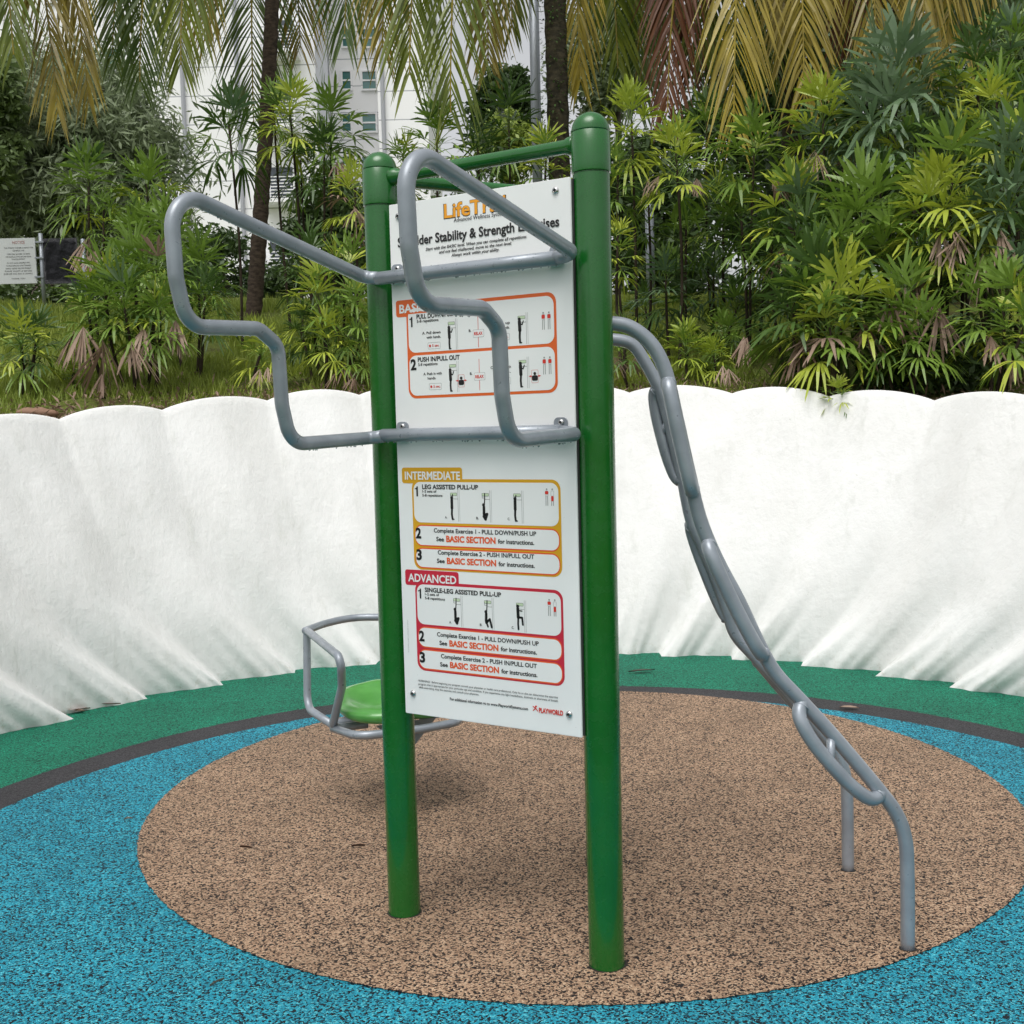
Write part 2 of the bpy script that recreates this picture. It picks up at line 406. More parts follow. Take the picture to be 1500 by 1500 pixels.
for (P, Q) in ((A2, B2), (A2, C2), (B2, C2)):
    bm = bmesh.new(); e = (Q-P).normalized(); zb = 2.30
    p0 = P+e*(PR-.004); p1 = Q-e*(PR-.004)
    v3 = lambda w: Vector((w.x, w.y, zb))
    tube(bm, [v3(p0), v3(p0+e*.006), v3(p0+e*.022), v3(p0+e*.03), v3(p1-e*.03), v3(p1-e*.022), v3(p1-e*.006), v3(p1)],
         [.027, .027, .024, .0195, .0195, .024, .027, .027], 24)
    sobj('top_rail', bm, M_post)

M_gap = mat('dark_gap', (.02, .016, .013, 1), .9)
rg_ = random.Random(4)
for (gx, gy, gr) in ((A2.x, A2.y, PR), (B2.x, B2.y, PR), (C2.x, C2.y, PR), (1.111, 3.145, .0203), (1.111, 3.722, .0203)):
    bm = bmesh.new(); ri = []; ro = []
    for k in range(60):
        a = 2*math.pi*k/60; w_ = .004+.0025*math.sin(3*a+gx*9)+rg_.uniform(-.0015, .002)
        ri.append(bm.verts.new((gx+(gr-.002)*math.cos(a), gy+(gr-.002)*math.sin(a), .0135))); ro.append(bm.verts.new((gx+(gr+w_)*math.cos(a), gy+(gr+w_)*math.sin(a), .0135)))
    for k in range(60): bm.faces.new((ri[k], ro[k], ro[(k+1) % 60], ri[(k+1) % 60]))
    sobj('foot_gap', bm, M_gap, smooth=False)

# board, local frame (u along the board, v up, w towards the viewer)
PO = Vector((-.3422, 3.3999, .6759)); PD = Vector((math.cos(-.5574), math.sin(-.5574), 0)); PN = Vector((PD.y, -PD.x, 0))
W, H = .6139, 1.531
def uvw(u, v, w=0): return PO + PD*u + Z3*v + PN*w
HM = [[0.00331079731488537, -8.432325600914448e-05, -1.872042854394601], [0.00038822081518664285, -0.0026379106672938554, 2.5215141033969988], [0.0004863569057346696, 6.250715553437205e-06, 1.0]]
bm = bmesh.new()
def pbox(bm, u0, v0, u1, v1, w0, w1, mat=0):
    vs = [bm.verts.new(uvw(u, v, w)) for u in (u0, u1) for v in (v0, v1) for w in (w0, w1)]
    for q in ((0, 1, 3, 2), (4, 6, 7, 5), (0, 4, 5, 1), (2, 3, 7, 6), (0, 2, 6, 4), (1, 5, 7, 3)): bm.faces.new([vs[i] for i in q]).material_index = mat
pbox(bm, 0, 0, W, H, -.007, 0)
bmesh.ops.bevel(bm, geom=list(bm.edges), offset=.0015, segments=2, affect='EDGES')
pbox(bm, .004, .004, W+.0045, H-.004, -.0125, -.0075, 1)
panel = sobj('instruction_board', bm, [M_panel, M_edge], smooth=False)

# ---- printing
ink_bm = {}
def ib(m):
    if m.name not in ink_bm: ink_bm[m.name] = (bmesh.new(), m)
    return ink_bm[m.name][0]
def poly(m, pts, w):
    b = ib(m); vs = [b.verts.new(uvw(p[0], p[1], w)) for p in pts]; f = b.faces.new(vs); return f
def rr(u0, v0, u1, v1, r, n=6):
    out = []
    rs = r if isinstance(r, (list, tuple)) else [r]*4
    for (cx, cy, a0, q) in ((u1, v1, 0, rs[0]), (u0, v1, 90, rs[1]), (u0, v0, 180, rs[2]), (u1, v0, 270, rs[3])):
        sx = -1 if cx == u1 else 1; sy = -1 if cy == v1 else 1
        if q < 1e-4: out.append((cx, cy)); continue
        for k in range(n+1):
            a = R(a0+90*k/n); out.append((cx+sx*q+q*math.cos(a), cy+sy*q+q*math.sin(a)))
    return out
def rrect(m, u0, v0, u1, v1, r, w): poly(m, rr(u0, v0, u1, v1, r), w)
def frame(m, u0, v0, u1, v1, r, th, w):
    o = rr(u0, v0, u1, v1, r); i = rr(u0+th, v0+th, u1-th, v1-th, max(r-th, .001)); b = ib(m)
    vo = [b.verts.new(uvw(p[0], p[1], w)) for p in o]; vi = [b.verts.new(uvw(p[0], p[1], w)) for p in i]
    for k in range(len(o)): b.faces.new((vo[k], vo[(k+1) % len(o)], vi[(k+1) % len(o)], vi[k]))
def text(m, s, u, v, width=None, cap=None, w=.0016, bold=0, italic=0, align='L', rot=0):
    cu = bpy.data.curves.new('t', 'FONT'); cu.body = s; cu.size = 1; cu.offset = bold; cu.shear = italic; cu.resolution_u = 3
    ob = bpy.data.objects.new('t', cu); COL.objects.link(ob)
    dg = bpy.context.evaluated_depsgraph_get(); me = bpy.data.meshes.new_from_object(ob.evaluated_get(dg))
    xs = [q.co.x for q in me.vertices]; x0, x1 = min(xs), max(xs)
    sy = (cap or .01)/.70; sx = (width/(x1-x0)) if width else sy*.86
    wd = (x1-x0)*sx; off = 0 if align == 'L' else (-wd/2 if align == 'C' else -wd)
    b = ib(m); vm = []
    for q in me.vertices:
        x = (q.co.x-x0)*sx+off; y = q.co.y*sy
        if rot: x, y = -y, x
        vm.append(b.verts.new(uvw(u+x, v+y, w)))
    for p in me.polygons:
        try: b.faces.new([vm[i] for i in p.vertices])
        except ValueError: pass
    bpy.data.objects.remove(ob); bpy.data.curves.remove(cu); bpy.data.meshes.remove(me)
def stroke(m, pts, th, w=.0014):
    """capsule strokes"""
    for (x0, y0), (x1, y1) in zip(pts, pts[1:]):
        dx, dy = x1-x0, y1-y0; L = math.hypot(dx, dy) or 1e-6; nx, ny = -dy/L*th/2, dx/L*th/2; o = []
        a0 = math.atan2(ny, nx)
        for k in range(7): a = a0+math.pi*k/6; o.append((x0+th/2*math.cos(a), y0+th/2*math.sin(a)))
        for k in range(7): a = a0+math.pi+math.pi*k/6; o.append((x1+th/2*math.cos(a), y1+th/2*math.sin(a)))
        poly(m, o, w); w += .00001
def dot(m, u, v, r, w=.0015): poly(m, [(u+r*math.cos(2*math.pi*k/12), v+r*math.sin(2*math.pi*k/12)) for k in range(12)], w)

def one(u, v, h=.030, w=.0016):
    """bold numeral one"""
    poly(I_black, [(u+.0052, v), (u+.0108, v), (u+.0108, v+h), (u+.0068, v+h), (u+.0052, v+h*.86)], w)
    poly(I_black, [(u, v+h*.70), (u+.0051, v+h*.74), (u+.0051, v+h*.86), (u, v+h*.80)], w)
# header
text(I_black, 'LifeTrail', .1975, 1.4685, .213, .0405, .0006, .034)
text(I_logo, 'LifeTrail', .200, 1.470, .208, .0385, .0010, .022)
text(I_black, 'Advanced Wellness Systems', .233, 1.4545, .178, .0115, bold=.004)
text(I_black, 'Shoulder Stability & Strength Exercises', .030, 1.405, .548, .0265, bold=.026)
text(I_black, 'Start with the BASIC level. When you can complete all repetitions', .131, 1.3845, .343, .0085, bold=.02, italic=.25)
text(I_black, 'and not feel challenged, move to the next level.', .178, 1.3715, .247, .0085, bold=.02, italic=.25)
text(I_black, 'Always work within your ability.', .221, 1.3585, .163, .0085, bold=.02, italic=.25)

def fig(u, v, h, pose, m=I_black):
    """small figure seen from the side at a wall-mounted handle; v = foot level"""
    s = h/.072
    q = lambda pts: [(u+x*s, v+y*s) for x, y in pts]
    if pose == 'stand':
        dot(m, u, v+.068*s, .0052*s); stroke(m, q([(0, .062), (.001, .036)]), .0105*s)
        stroke(m, q([(.001, .036), (.0, .018), (.001, .002)]), .0068*s); stroke(m, q([(.001, .002), (.006, .001)]), .004*s)
        stroke(m, q([(.002, .056), (.009, .052), (.013, .062)]), .0034*s)
    elif pose == 'hang':
        dot(m, u, v+.064*s, .0052*s); stroke(m, q([(0, .058), (.0, .034)]), .0095*s)
        stroke(m, q([(0, .034), (-.001, .016), (.001, .002)]), .0068*s); stroke(m, q([(.001, .056), (.0035, .074)]), .0034*s); stroke(m, q([(.001, .002), (.006, .001)]), .004*s)
    elif pose == 'squat':
        dot(m, u, v+.045*s, .005*s); stroke(m, q([(.001, .039), (.001, .018)]), .009*s)
        stroke(m, q([(.001, .016), (.012, .019), (.006, .004)]), .0075*s); stroke(m, q([(.0, .012), (.006, .004)]), .009*s); stroke(m, q([(.002, .036), (.004, .058), (.005, .078)]), .0034*s)
    elif pose == 'sit':
        dot(m, u, v+.045*s, .005*s); stroke(m, q([(.001, .039), (.0, .018)]), .009*s)
        stroke(m, q([(.0, .013), (.013, .024), (.019, .001)]), .007*s); stroke(m, q([(.002, .012), (.006, .002)]), .006*s); stroke(m, q([(.002, .036), (.004, .058), (.005, .078)]), .0034*s)
    elif pose == 'knee':
        dot(m, u, v+.068*s, .0052*s); stroke(m, q([(0, .062), (.001, .036)]), .0098*s)
        stroke(m, q([(.001, .036), (.0, .018), (.001, .002)]), .0062*s); stroke(m, q([(.002, .036), (.014, .036), (.016, .016)]), .0062*s)
        stroke(m, q([(.002, .056), (.014, .055)]), .0034*s)
def rig(u, v0, v1, uh=None):
    stroke(I_grey, [(u, v0), (u, v1)], .0012, .0011); stroke(I_grey, [(u+.005, v0), (u+.005, v1)], .0009, .0011)
    x = u-.026
    frame(I_black, x-.001, v1-.017, u-.003, v1-.008, .002, .0008, .0013); rrect(I_pale, x, v1-.016, u-.004, v1-.009, .001, .0012)
    stroke(I_black, [(x, v1-.012), (x, v1-.022), (x+.006, v1-.022)], .0009, .0013); stroke(I_black, [(x+.007, v1-.026), (u, v1-.026)], .0008, .0013)
def muscle(u, v, up=1):
    for k, du in enumerate((-.009, .009)):
        dot(I_grey, u+du, v+.017, .0026, .0012); frame(I_grey, u+du-.005, v-.002, u+du+.005, v+.013, .003, .0008, .0012)
        for s in (-.0026, .0026): stroke(I_grey, [(u+du+s, v-.002), (u+du+s*1.1, v-.028)], .0022, .0012)
        if up == 1: rrect(I_warm, u+du-.0052, v+.001, u+du+.0052, v+.012, .003, .0014)
        else:
            if k == 0: rrect(I_warm, u+du-.0055, v+.003, u+du+.0055, v+.012, .003, .0014)
            else: rrect(I_warm, u+du-.004, v-.016, u+du+.004, v-.002, .002, .0014)

# ---- BASIC block
U0, U1 = .052, .562
rrect(I_orange, U0, .958, U1, 1.232, .028, .0004)
rrect(I_orange, .015, 1.200, .133, 1.249, .008, .0006)
rrect(I_white, .0585, 1.0925, .5545, 1.222, .024, .0008); rrect(I_white, .0585, .966, .5545, 1.084, .024, .0009)
rrect(I_orange, .0445, 1.1995, .1335, 1.2225, .004, .0007)
text(I_white, 'BASIC', .028, 1.2115, .098, .0245, .0016, .025)
rrect(I_orange, .055, 1.2065, .1335, 1.2125, .001, .0010)
one(.064, 1.168); text(I_black, 'PULL DOWN/PUSH UP', .090, 1.1905, .165, .013, bold=.03)
text(I_black, '5-8 repetitions', .091, 1.1795, .078, .0082, bold=.02)
text(I_black, '2', .063, 1.043, .021, .030, bold=.04); text(I_black, 'PUSH IN/PULL OUT', .090, 1.065, .150, .013, bold=.03)
text(I_black, '5-8 repetitions', .091, 1.053, .070, .0082, bold=.02)
for (vy, A_, B_) in ((1.140, 'A. Pull down', 'with hands.'), (1.021, 'A. Push in with', 'hands.')):
    text(I_black, A_, .109, vy+.004, .066, .0075, bold=.02); text(I_black, B_, .124, vy-.009, .052 if 'with' in B_ else .03, .0075, bold=.02)
    frame(I_grey, .128, vy-.040, .173, vy-.021, .003, .0008, .0012); dot(I_warm, .136, vy-.0305, .0038); text(I_warm, '5 sec.', .144, vy-.0335, .025, .007, bold=.02)
for (vy, A_, B_) in ((1.155, 'C. Push up', 'with hands.'), (1.032, 'C. Pull out with', 'hands.')):
    text(I_black, A_, .345, vy, .068, .0075, bold=.02); text(I_black, B_, .36, vy-.013, .052, .0075, bold=.02)
    frame(I_grey, .366, vy-.045, .411, vy-.026, .003, .0008, .0012); dot(I_warm, .374, vy-.0355, .0038); text(I_warm, '5 sec.', .382, vy-.0385, .025, .007, bold=.02)
for v0 in (1.102, .980):
    rig(.229, v0-.008, v0+.080); fig(.205, v0-.006, .066, 'stand'); rig(.466, v0-.006, v0+.080); fig(.444, v0-.003, .070, 'stand')
    stroke(I_warm, [(.306, v0-.006), (.306, v0+.082)], .0018, .0011); rrect(I_grey, .288, v0+.022, .3255, v0+.044, .003, .0012); rrect(I_white, .2888, v0+.0228, .3247, v0+.0432, .003, .0013)
    text(I_warm, 'RELAX', .292, v0+.0285, .029, .0085, bold=.04); text(I_black, 'B.', .274, v0+.039, .008, .007, bold=.02)
    muscle(.530, v0+.058)
for (uu, vv) in ((.243, 1.003), (.490, 1.005)):
    frame(I_warm, uu-.011, vv-.018, uu+.011, vv+.018, .003, .0008, .0011); dot(I_black, uu, vv+.008, .0045, .0015); rrect(I_black, uu-.0095, vv-.012, uu+.0095, vv+.003, .005, .0014)
    stroke(I_warm, [(uu-.019, vv+.001), (uu+.019, vv+.001)], .0016, .0013); dot(I_warm, uu-.014, vv+.001, .0026, .0016); dot(I_warm, uu+.014, vv+.001, .0026, .0016)

def block(col, tabr, v_top, v_bot, splits, title, tl, tr, wt):
    rrect(col, .052, v_bot, .563, v_top, .028, .0004)
    rrect(col, .0165, v_top-.013, tabr, v_top+.034, .008, .0006)
    text(I_white, title, tl, v_top-.0015, tr-tl, .0235, .0016, .025)
    t0 = v_top-.009; bots = splits
    rrect(I_white, .0585, splits[0]+.006, .556, t0, .024, .0008)
    rrect(I_verm, .0585, splits[1]+.0005, .5575, splits[0]-.0005, .026, .0007); rrect(I_white, .0605, splits[1]+.0045, .5545, splits[0]-.0045, .023, .0009)
    rrect(I_verm, .0585, v_bot+.004, .5575, splits[1]-.0005-.003, .026, .0007); rrect(I_white, .0605, v_bot+.008, .5545, splits[1]-.0075, .023, .0009)
def exercises(v2, v3):
    for v, n_, a_, b_ in ((v2, '2', 'Complete Exercise 1 - PULL DOWN/PUSH UP', 0), (v3, '3', 'Complete Exercise 2 - PUSH IN/PULL OUT', 0)):
        text(I_black, n_, .062, v-.0185, .020, .030, bold=.04)
        u0 = .129 if n_ == '2' else .141; text(I_black, a_, u0, v, .482-u0 if n_ == '2' else .474-u0, .0125, bold=.022)
        text(I_black, 'See', .137, v-.0255, .028, .0125, bold=.026); text(I_verm, 'BASIC SECTION', .173, v-.0265, .173, .0175, bold=.04); text(I_black, 'for instructions.', .354, v-.0255, .121, .0125, bold=.026)
block(I_gold, .236, .719, .447, (.583, .517), 'INTERMEDIATE', .028, .229, 0)
one(.064, .667); text(I_black, 'LEG ASSISTED PULL-UP', .091, .6895, .200, .013, bold=.03)
text(I_black, '1-2 sets of', .091, .679, .052, .0075, bold=.02); text(I_black, '5-8 repetitions', .091, .667, .073, .0075, bold=.02)
for u, p, l in ((.197, 'hang', 'A.'), (.308, 'squat', 'B.'), (.415, 'hang', 'C.')):
    rig(u+.022, .595, .687); fig(u, .600, .072, p); text(I_black, l, u-.026, .603, .008, .007, bold=.02)
muscle(.528, .675, 2); exercises(.5605, .4955)
block(I_red, .213, .411, .139, (.275, .209), 'ADVANCED', .028, .205, 0)
one(.064, .359); text(I_black, 'SINGLE-LEG ASSISTED PULL-UP', .089, .3805, .271, .013, bold=.03)
text(I_black, '1-2 sets of', .089, .370, .052, .0075, bold=.02); text(I_black, '5-8 repetitions', .089, .358, .073, .0075, bold=.02)
for u, p, l in ((.197, 'squat', 'A.'), (.306, 'sit', 'B.'), (.415, 'knee', 'C.')):
    rig(u+.022, .283, .375); fig(u, .289, .072, p); text(I_black, l, u-.022, .291, .008, .007, bold=.02)
muscle(.528, .365, 2); exercises(.2485, .1835)
text(I_black, 'WARNING!  Before beginning any program consult your physician or health care professional. Only he or she can determine the exercise', .054, .1035, .486, .0062, bold=.004)
text(I_black, 'program that is appropriate for your particular age and condition. If you experience any light headedness, dizziness or shortness of breath', .054, .0935, .486, .0062, bold=.004)
text(I_black, 'while exercising, stop the exercise and consult your physician.', .054, .0835, .220, .0062, bold=.004)
text(I_black, 'For additional information go to www.PlayworldSystems.com', .169, .0585, .272, .0085, bold=.02)
text(I_warm, 'PLAYWORLD', .477, .0565, .079, .0135, bold=.04)
stroke(I_warm, [(.458, .072), (.468, .066), (.473, .060)], .0028); stroke(I_warm, [(.458, .060), (.465, .066), (.466, .074)], .0026); dot(I_warm, .469, .073, .0022)
text(I_grey, 'All exercises shown are subject to individual ability and supervision', .022, .19, .10, .0035, rot=1)
art = bmesh.new(); mats_ = []
for nme, (b, m) in ink_bm.items():
    mi = len(mats_); mats_.append(m); vm = {v: art.verts.new(v.co-ORG) for v in b.verts}
    for f in b.faces:
        nf = art.faces.new([vm[v] for v in f.verts]); nf.material_index = mi; nf.normal_update()
        if nf.normal.dot(PN) < 0: nf.normal_flip()
    b.free()
mesh_obj('printed_artwork', art, mats_, panel, smooth=False, recalc=False)

def bolt(u, v, w=0, parent=None, r=.0105):
    bm = bmesh.new(); c = uvw(u, v, w); prof = [(r*1.0, 0), (r, .001), (r*.86, .0045), (r*.5, .0068), (r*.42, .0068), (r*.40, .0035), (0, .0035)]
    rings = []
    for (q, z) in prof:
        if q == 0: rings.append([bm.verts.new(c+PN*z)])
        else: rings.append([bm.verts.new(c+PN*z+(PD*math.cos(2*math.pi*k/20)+Z3*math.sin(2*math.pi*k/20))*q) for k in range(20)])
    for i, (a, b) in enumerate(zip(rings, rings[1:])):
        for k in range(20):
            k2 = (k+1) % 20
            f = bm.faces.new((a[k], a[k2], b[0])) if len(b) == 1 else bm.faces.new((a[k], a[k2], b[k2], b[k]))
            f.material_index = 1 if i >= 4 else 0
    o = mesh_obj('bolt', bm, [M_steel, M_hole], parent or panel)
    for v_ in o.data.vertices: v_.co -= ORG
for (u, v) in ((.035, 1.494), (.568, 1.500), (.032, .064), (.575, .062)): bolt(u, v)

# pull-up handles
TR = .0195; OFF = .08
def hpt(t, s, z): 
    q = A2 + D2*t + N2*(OFF+s); return Vector((q.x, q.y, z))
tN, tF = .705, -.009
shape = [(.0, 2.000), (.735, 2.148), (.727, 1.93), (.70, 1.812), (.452, 1.822), (.380, 1.78), (.374, 1.62), (.345, 1.510), (0, 1.520)]
shr = [.05, .10, .10, .13, .09, .07, .10, .10, .05]
drops = bmesh.new()
rd = random.Random(11)
def drop(p, r):
    bmesh.ops.create_icosphere(drops, subdivisions=1, radius=r, matrix=Matrix.Translation(p) @ Matrix.Diagonal((1, 1, rd.uniform(.8, 1.3), 1)))
for t_ in (tN, tF):
    base = [(s, z) for s, z in shape]
    pts = [hpt(t_, s, z) for s, z in base]
    # lead-ins from the cross bars
    sgn = -1 if t_ == tN else 1
    pts = [hpt(t_+sgn*.055, 0, 1.992)] + pts + [hpt(t_+sgn*.055, 0, 1.525)]
    rads = [0, .045, .085, .10, .115, .06, .05, .10, .095, .045, 0]
    path = fillet(pts, rads, n=12)
    bm = bmesh.new(); tube(bm, path, TR, 24); sobj('pull_up_handle', bm, M_tube)
    for a, b in zip(path, path[1:]):
        if abs(a.z-b.z) < (b-a).length*.5 and (b-a).length > .05:
            for k in range(int((b-a).length/.022)):
                if rd.random() < .75: drop(a.lerp(b, rd.random())+Vector((0, 0, -TR-.001))+N3*rd.uniform(-.004, .004), rd.uniform(.0016, .0032))
            for k in range(int((b-a).length/.02)):
                an = rd.uniform(-1.2, 2.2); ax = D3
                drop(a.lerp(b, rd.random())+(ax*(-math.sin(an) if False else math.sin(an))*-1+Z3*math.cos(an)*-.6).normalized()*TR, rd.uniform(.0012, .0024))
for z_ in (1.992, 1.527):
    bm = bmesh.new(); a, b = hpt(tF+.05, 0, z_), hpt(tN-.05, 0, z_); tube(bm, [a, a.lerp(b, .33), a.lerp(b, .66), b], TR, 24); sobj('cross_bar', bm, M_tube)
    for k in range(34): drop(a.lerp(b, rd.random())+Vector((0, 0, -TR-.001)), rd.uniform(.0018, .0034))
    for k in range(26):
        an = rd.uniform(.2, 2.4); drop(a.lerp(b, rd.random())+(N3*math.sin(an)+Z3*-math.cos(an)*-1*0.6*math.cos(an)).normalized()*TR, rd.uniform(.0013, .0025))
a, b = Vector((A2.x, A2.y, 2.30)), Vector((B2.x, B2.y, 2.30))
for k in range(60): drop(a.lerp(b, rd.uniform(.1, .9))+Vector((0, 0, -.0205))+N3*rd.uniform(-.006, .006), rd.uniform(.0016, .003))
for z_, (ul, ur) in ((1.992, (.027, .569)), (1.527, (.027, .570))):
    for u in (ul, ur):
        vv = z_-PO.z+.022
        bm = bmesh.new()
        o_ = rr(u-.021, vv-.032, u+.021, vv+.017, [.014, .014, 0, 0])
        f_ = [bm.verts.new(uvw(x, y, .0055)) for x, y in o_]; g_ = [bm.verts.new(uvw(x, y, .0005)) for x, y in o_]
        bm.faces.new(f_); bm.faces.new(g_[::-1])
        for k in range(len(o_)): bm.faces.new((f_[k], g_[k], g_[(k+1) % len(o_)], f_[(k+1) % len(o_)]))
        # web out to the tube
        pbox(bm, u-.018, vv-.034, u+.018, vv-.020, .001, .024)
        tb = sobj('mounting_tab', bm, M_tube, smooth=False)
        bolt(u+.003, vv+.003, .0055, tb, .0095)
dr = sobj('water_drops', drops, M_water); dr['kind'] = 'stuff'

# ladder
YN, YF = 3.145, 3.722; LR = .0203
near = [(.215, 1.822), (.285, 1.822), (.343, 1.808), (.399, 1.760), (.436, 1.684), (.463, 1.56), (.495, 1.408), (.526, 1.273), (.572, 1.156), (.632, 1.038), (.685, .92), (.733, .831), (.804, .75), (.877, .668), (.955, .574), (1.033, .476), (1.076, .415), (1.101, .345), (1.109, .25), (1.111, 0)]
far = [(.255, 1.822), (.334, 1.820), (.405, 1.803), (.449, 1.743), (.499, 1.640), (.536, 1.50), (.566, 1.36), (.592, 1.224), (.630, 1.13), (.670, 1.03), (.708, .92), (.736, .831), (.804, .75), (.877, .668), (.955, .574), (1.033, .476), (1.076, .415), (1.101, .345), (1.109, .25), (1.111, 0)]
for Y, pr in ((YN, near), (YF, far)):
    bm = bmesh.new(); tube(bm, catmull([(x, Y, z) for x, z in pr], 5), LR, 24); sobj('side_rail', bm, M_tube)
def on_rail(pr, Y, z):
    pts = catmull([(x, Y, zz) for x, zz in pr], 8)
    for a, b in zip(pts, pts[1:]):
        if a.z >= z >= b.z and a.x > .3 and a.z > b.z: return a.lerp(b, (a.z-z)/(a.z-b.z))
for (Y, pr, sy) in ((YN, near, -1), (YF, far, 1)):
    for (z0, z1, sn, sf) in ((1.655, 1.350, .010, .029), (1.205, .885, .018, .016), (.742, .475, .056, .004)):
        a, b = on_rail(pr, Y, z0), on_rail(pr, Y, z1); T = (b-a).normalized(); Nn = Vector((T.z, 0, -T.x))
        if Nn.z > 0: Nn = -Nn
        sag = sn if sy < 0 else sf; out = .034 if sy < 0 else .02
        prof_ = [(0, 0, 0), (.02, .55, .45), (.10, .95, .75), (.28, 1.1, .95), (.5, 1.1, 1.0), (.72, 1.1, .95), (.90, .95, .75), (.98, .55, .45), (1, 0, 0)]
        pts = [a+(b-a)*q + Vector((0, sy*out*o_, 0)) + Nn*sag*g_ for q, o_, g_ in prof_]
        bm = bmesh.new(); tube(bm, catmull(pts, 6), .0202, 20); lp = sobj('hand_loop', bm, M_tube)
        bm = bmesh.new(); m_ = pts[4]; r_ = a+(b-a)*.36
        tube(bm, [r_, r_.lerp(m_, .5), m_], .0125, 16); 
        cn_ = mesh_obj('loop_brace', bm, M_tube, lp)
        for e_, dv in ((pts[0], pts[1]-pts[0]), (pts[-1], pts[-2]-pts[-1])):
            e2 = e_+dv.normalized()*.017; x_ = dv.normalized().orthogonal().normalized(); y_ = dv.normalized().cross(x_); bm = bmesh.new()
            tube(bm, [e2+(x_*math.cos(2*math.pi*k/18)+y_*math.sin(2*math.pi*k/18))*(.0195+.0012*math.sin(k*5)) for k in range(18)], .0032, 6, closed=True)
            wb = mesh_obj('weld_bead', bm, M_tube, lp)
            for v in wb.data.vertices: v.co -= ORG
        for v in cn_.data.vertices: v.co -= ORG

# ------------------------------------------------------------------ exercise seat behind the left post
SO = Vector((-.452, 4.52, 0)); ax = Vector((math.cos(R(25)), math.sin(R(25)), 0)); ay = Vector((-math.sin(R(25)), math.cos(R(25)), 0))
se = empty('fitness_chair', SO); tag(se, 'green moulded seat in a bent grey tube frame, behind the left green post', 'exercise chair')
def sp3(a, n, z): return ax*a + ay*n + Z3*z
TS = .0165
for sgn, a0 in ((-1, -.30), (1, .205)):
    A_ = lambda da, n, z: sp3(a0+da*(-sgn), n, z)
    bm = bmesh.new()
    pts = [A_(.10, -.11, .372), A_(.0, .06, .365), A_(.015, -.135, .60), A_(-.02, -.19, .682), A_(.0, .455, .682), A_(.0, .42, .355), A_(.0, .20, .355), A_(.02, .02, .36)]
    pts = [A_(.14, .02, .358), A_(-.005, .03, .358), A_(.005, -.10, .55), A_(-.02, -.19, .685), A_(.02, .46, .685), A_(.0, .425, .352), A_(.02, .10, .352)]
    tube(bm, fillet(pts, [0, .035, .09, .035, .02, .07, 0], n=8), TS, 18); mesh_obj('arm_loop', bm, M_tube, se)
bm = bmesh.new(); tube(bm, catmull([sp3(-.29, .45, .685), sp3(-.17, .575, .685), sp3(-.05, .645, .685), sp3(.04, .64, .685), sp3(.13, .57, .685), sp3(.195, .45, .685)], 6), TS, 18); mesh_obj('back_bar', bm, M_tube, se)
bm = bmesh.new(); tube(bm, fillet([sp3(-.30, .03, .358), sp3(-.26, -.18, .37), sp3(.0, -.20, .37), sp3(.17, -.18, .37), sp3(.205, .03, .358)], .09), TS, 18)
tube(bm, [sp3(-.27, .10, .36), sp3(.20, .10, .36)], TS, 18); mesh_obj('seat_frame', bm, M_tube, se)
bm = bmesh.new(); tube(bm, [(0, 0, 0), (0, 0, .355)], .024, 24)
for s_ in (-1, 1):   # gusset
    vs = [bm.verts.new(sp3(s_*.02, -.002, .352)), bm.verts.new(sp3(s_*.13, -.002, .352)), bm.verts.new(sp3(s_*.022, -.002, .24)), bm.verts.new(sp3(s_*.02, .004, .352)), bm.verts.new(sp3(s_*.13, .004, .352)), bm.verts.new(sp3(s_*.022, .004, .24))]
    for q in ((0, 1, 2), (5, 4, 3), (0, 3, 4, 1), (1, 4, 5, 2), (2, 5, 3, 0)): bm.faces.new([vs[i] for i in q])
mesh_obj('support_leg', bm, M_tube, se, smooth=False)
# seat shell
bm = bmesh.new(); NS = 48; NR = 12; ca, cn, ha, hn = -.045, .03, .222, .235
def seat_z(a, n):   # a,n normalised -1..1
    r = min(1, (abs(a)**2.6+abs(n)**2.6)**(1/2.6))
    z = .440 + .032*r**3 - .018*math.exp(-((a-.42)**2+n*n)/.12) - .018*math.exp(-((a+.42)**2+n*n)/.12) + .012*math.exp(-(a*a)/.03)*(1 if n < 0 else .4)
    z += .030*max(0, n)**2
    z -= .03*max(0, r-.86)/.14*r
    return z
rows = []
for j in range(NR+1):
    q = j/NR; row = []
    for k in range(NS):
        th = 2*math.pi*k/NS; c_, s_ = math.cos(th), math.sin(th)
        m_ = (abs(c_)**2.8+abs(s_)**2.8)**(-1/2.8)
        a, n = c_*m_*q, s_*m_*q
        row.append(bm.verts.new(sp3(ca+a*ha, cn+n*hn, seat_z(a, n)))) if j else None
    rows.append(row)
cv = bm.verts.new(sp3(ca, cn, seat_z(0, 0)))
for j in range(1, NR):
    for k in range(NS): bm.faces.new((rows[j][k], rows[j][(k+1) % NS], rows[j+1][(k+1) % NS], rows[j+1][k]))
for k in range(NS): bm.faces.new((cv, rows[1][k], rows[1][(k+1) % NS]))
prev = rows[NR]
for (sc_, dz) in ((1.010, -.009), (1.0, -.024), (.96, -.036), (.86, -.040)):
    row = []
    for k in range(NS):
        th = 2*math.pi*k/NS; c_, s_ = math.cos(th), math.sin(th); m_ = (abs(c_)**2.8+abs(s_)**2.8)**(-1/2.8)
        row.append(bm.verts.new(sp3(ca+c_*m_*ha*sc_, cn+s_*m_*hn*sc_, seat_z(c_*m_, s_*m_)+dz)))
    for k in range(NS): bm.faces.new((prev[k], prev[(k+1) % NS], row[(k+1) % NS], row[k]))
    prev = row
bm.faces.new(prev)
mesh_obj('seat_shell', bm, M_seat, se)

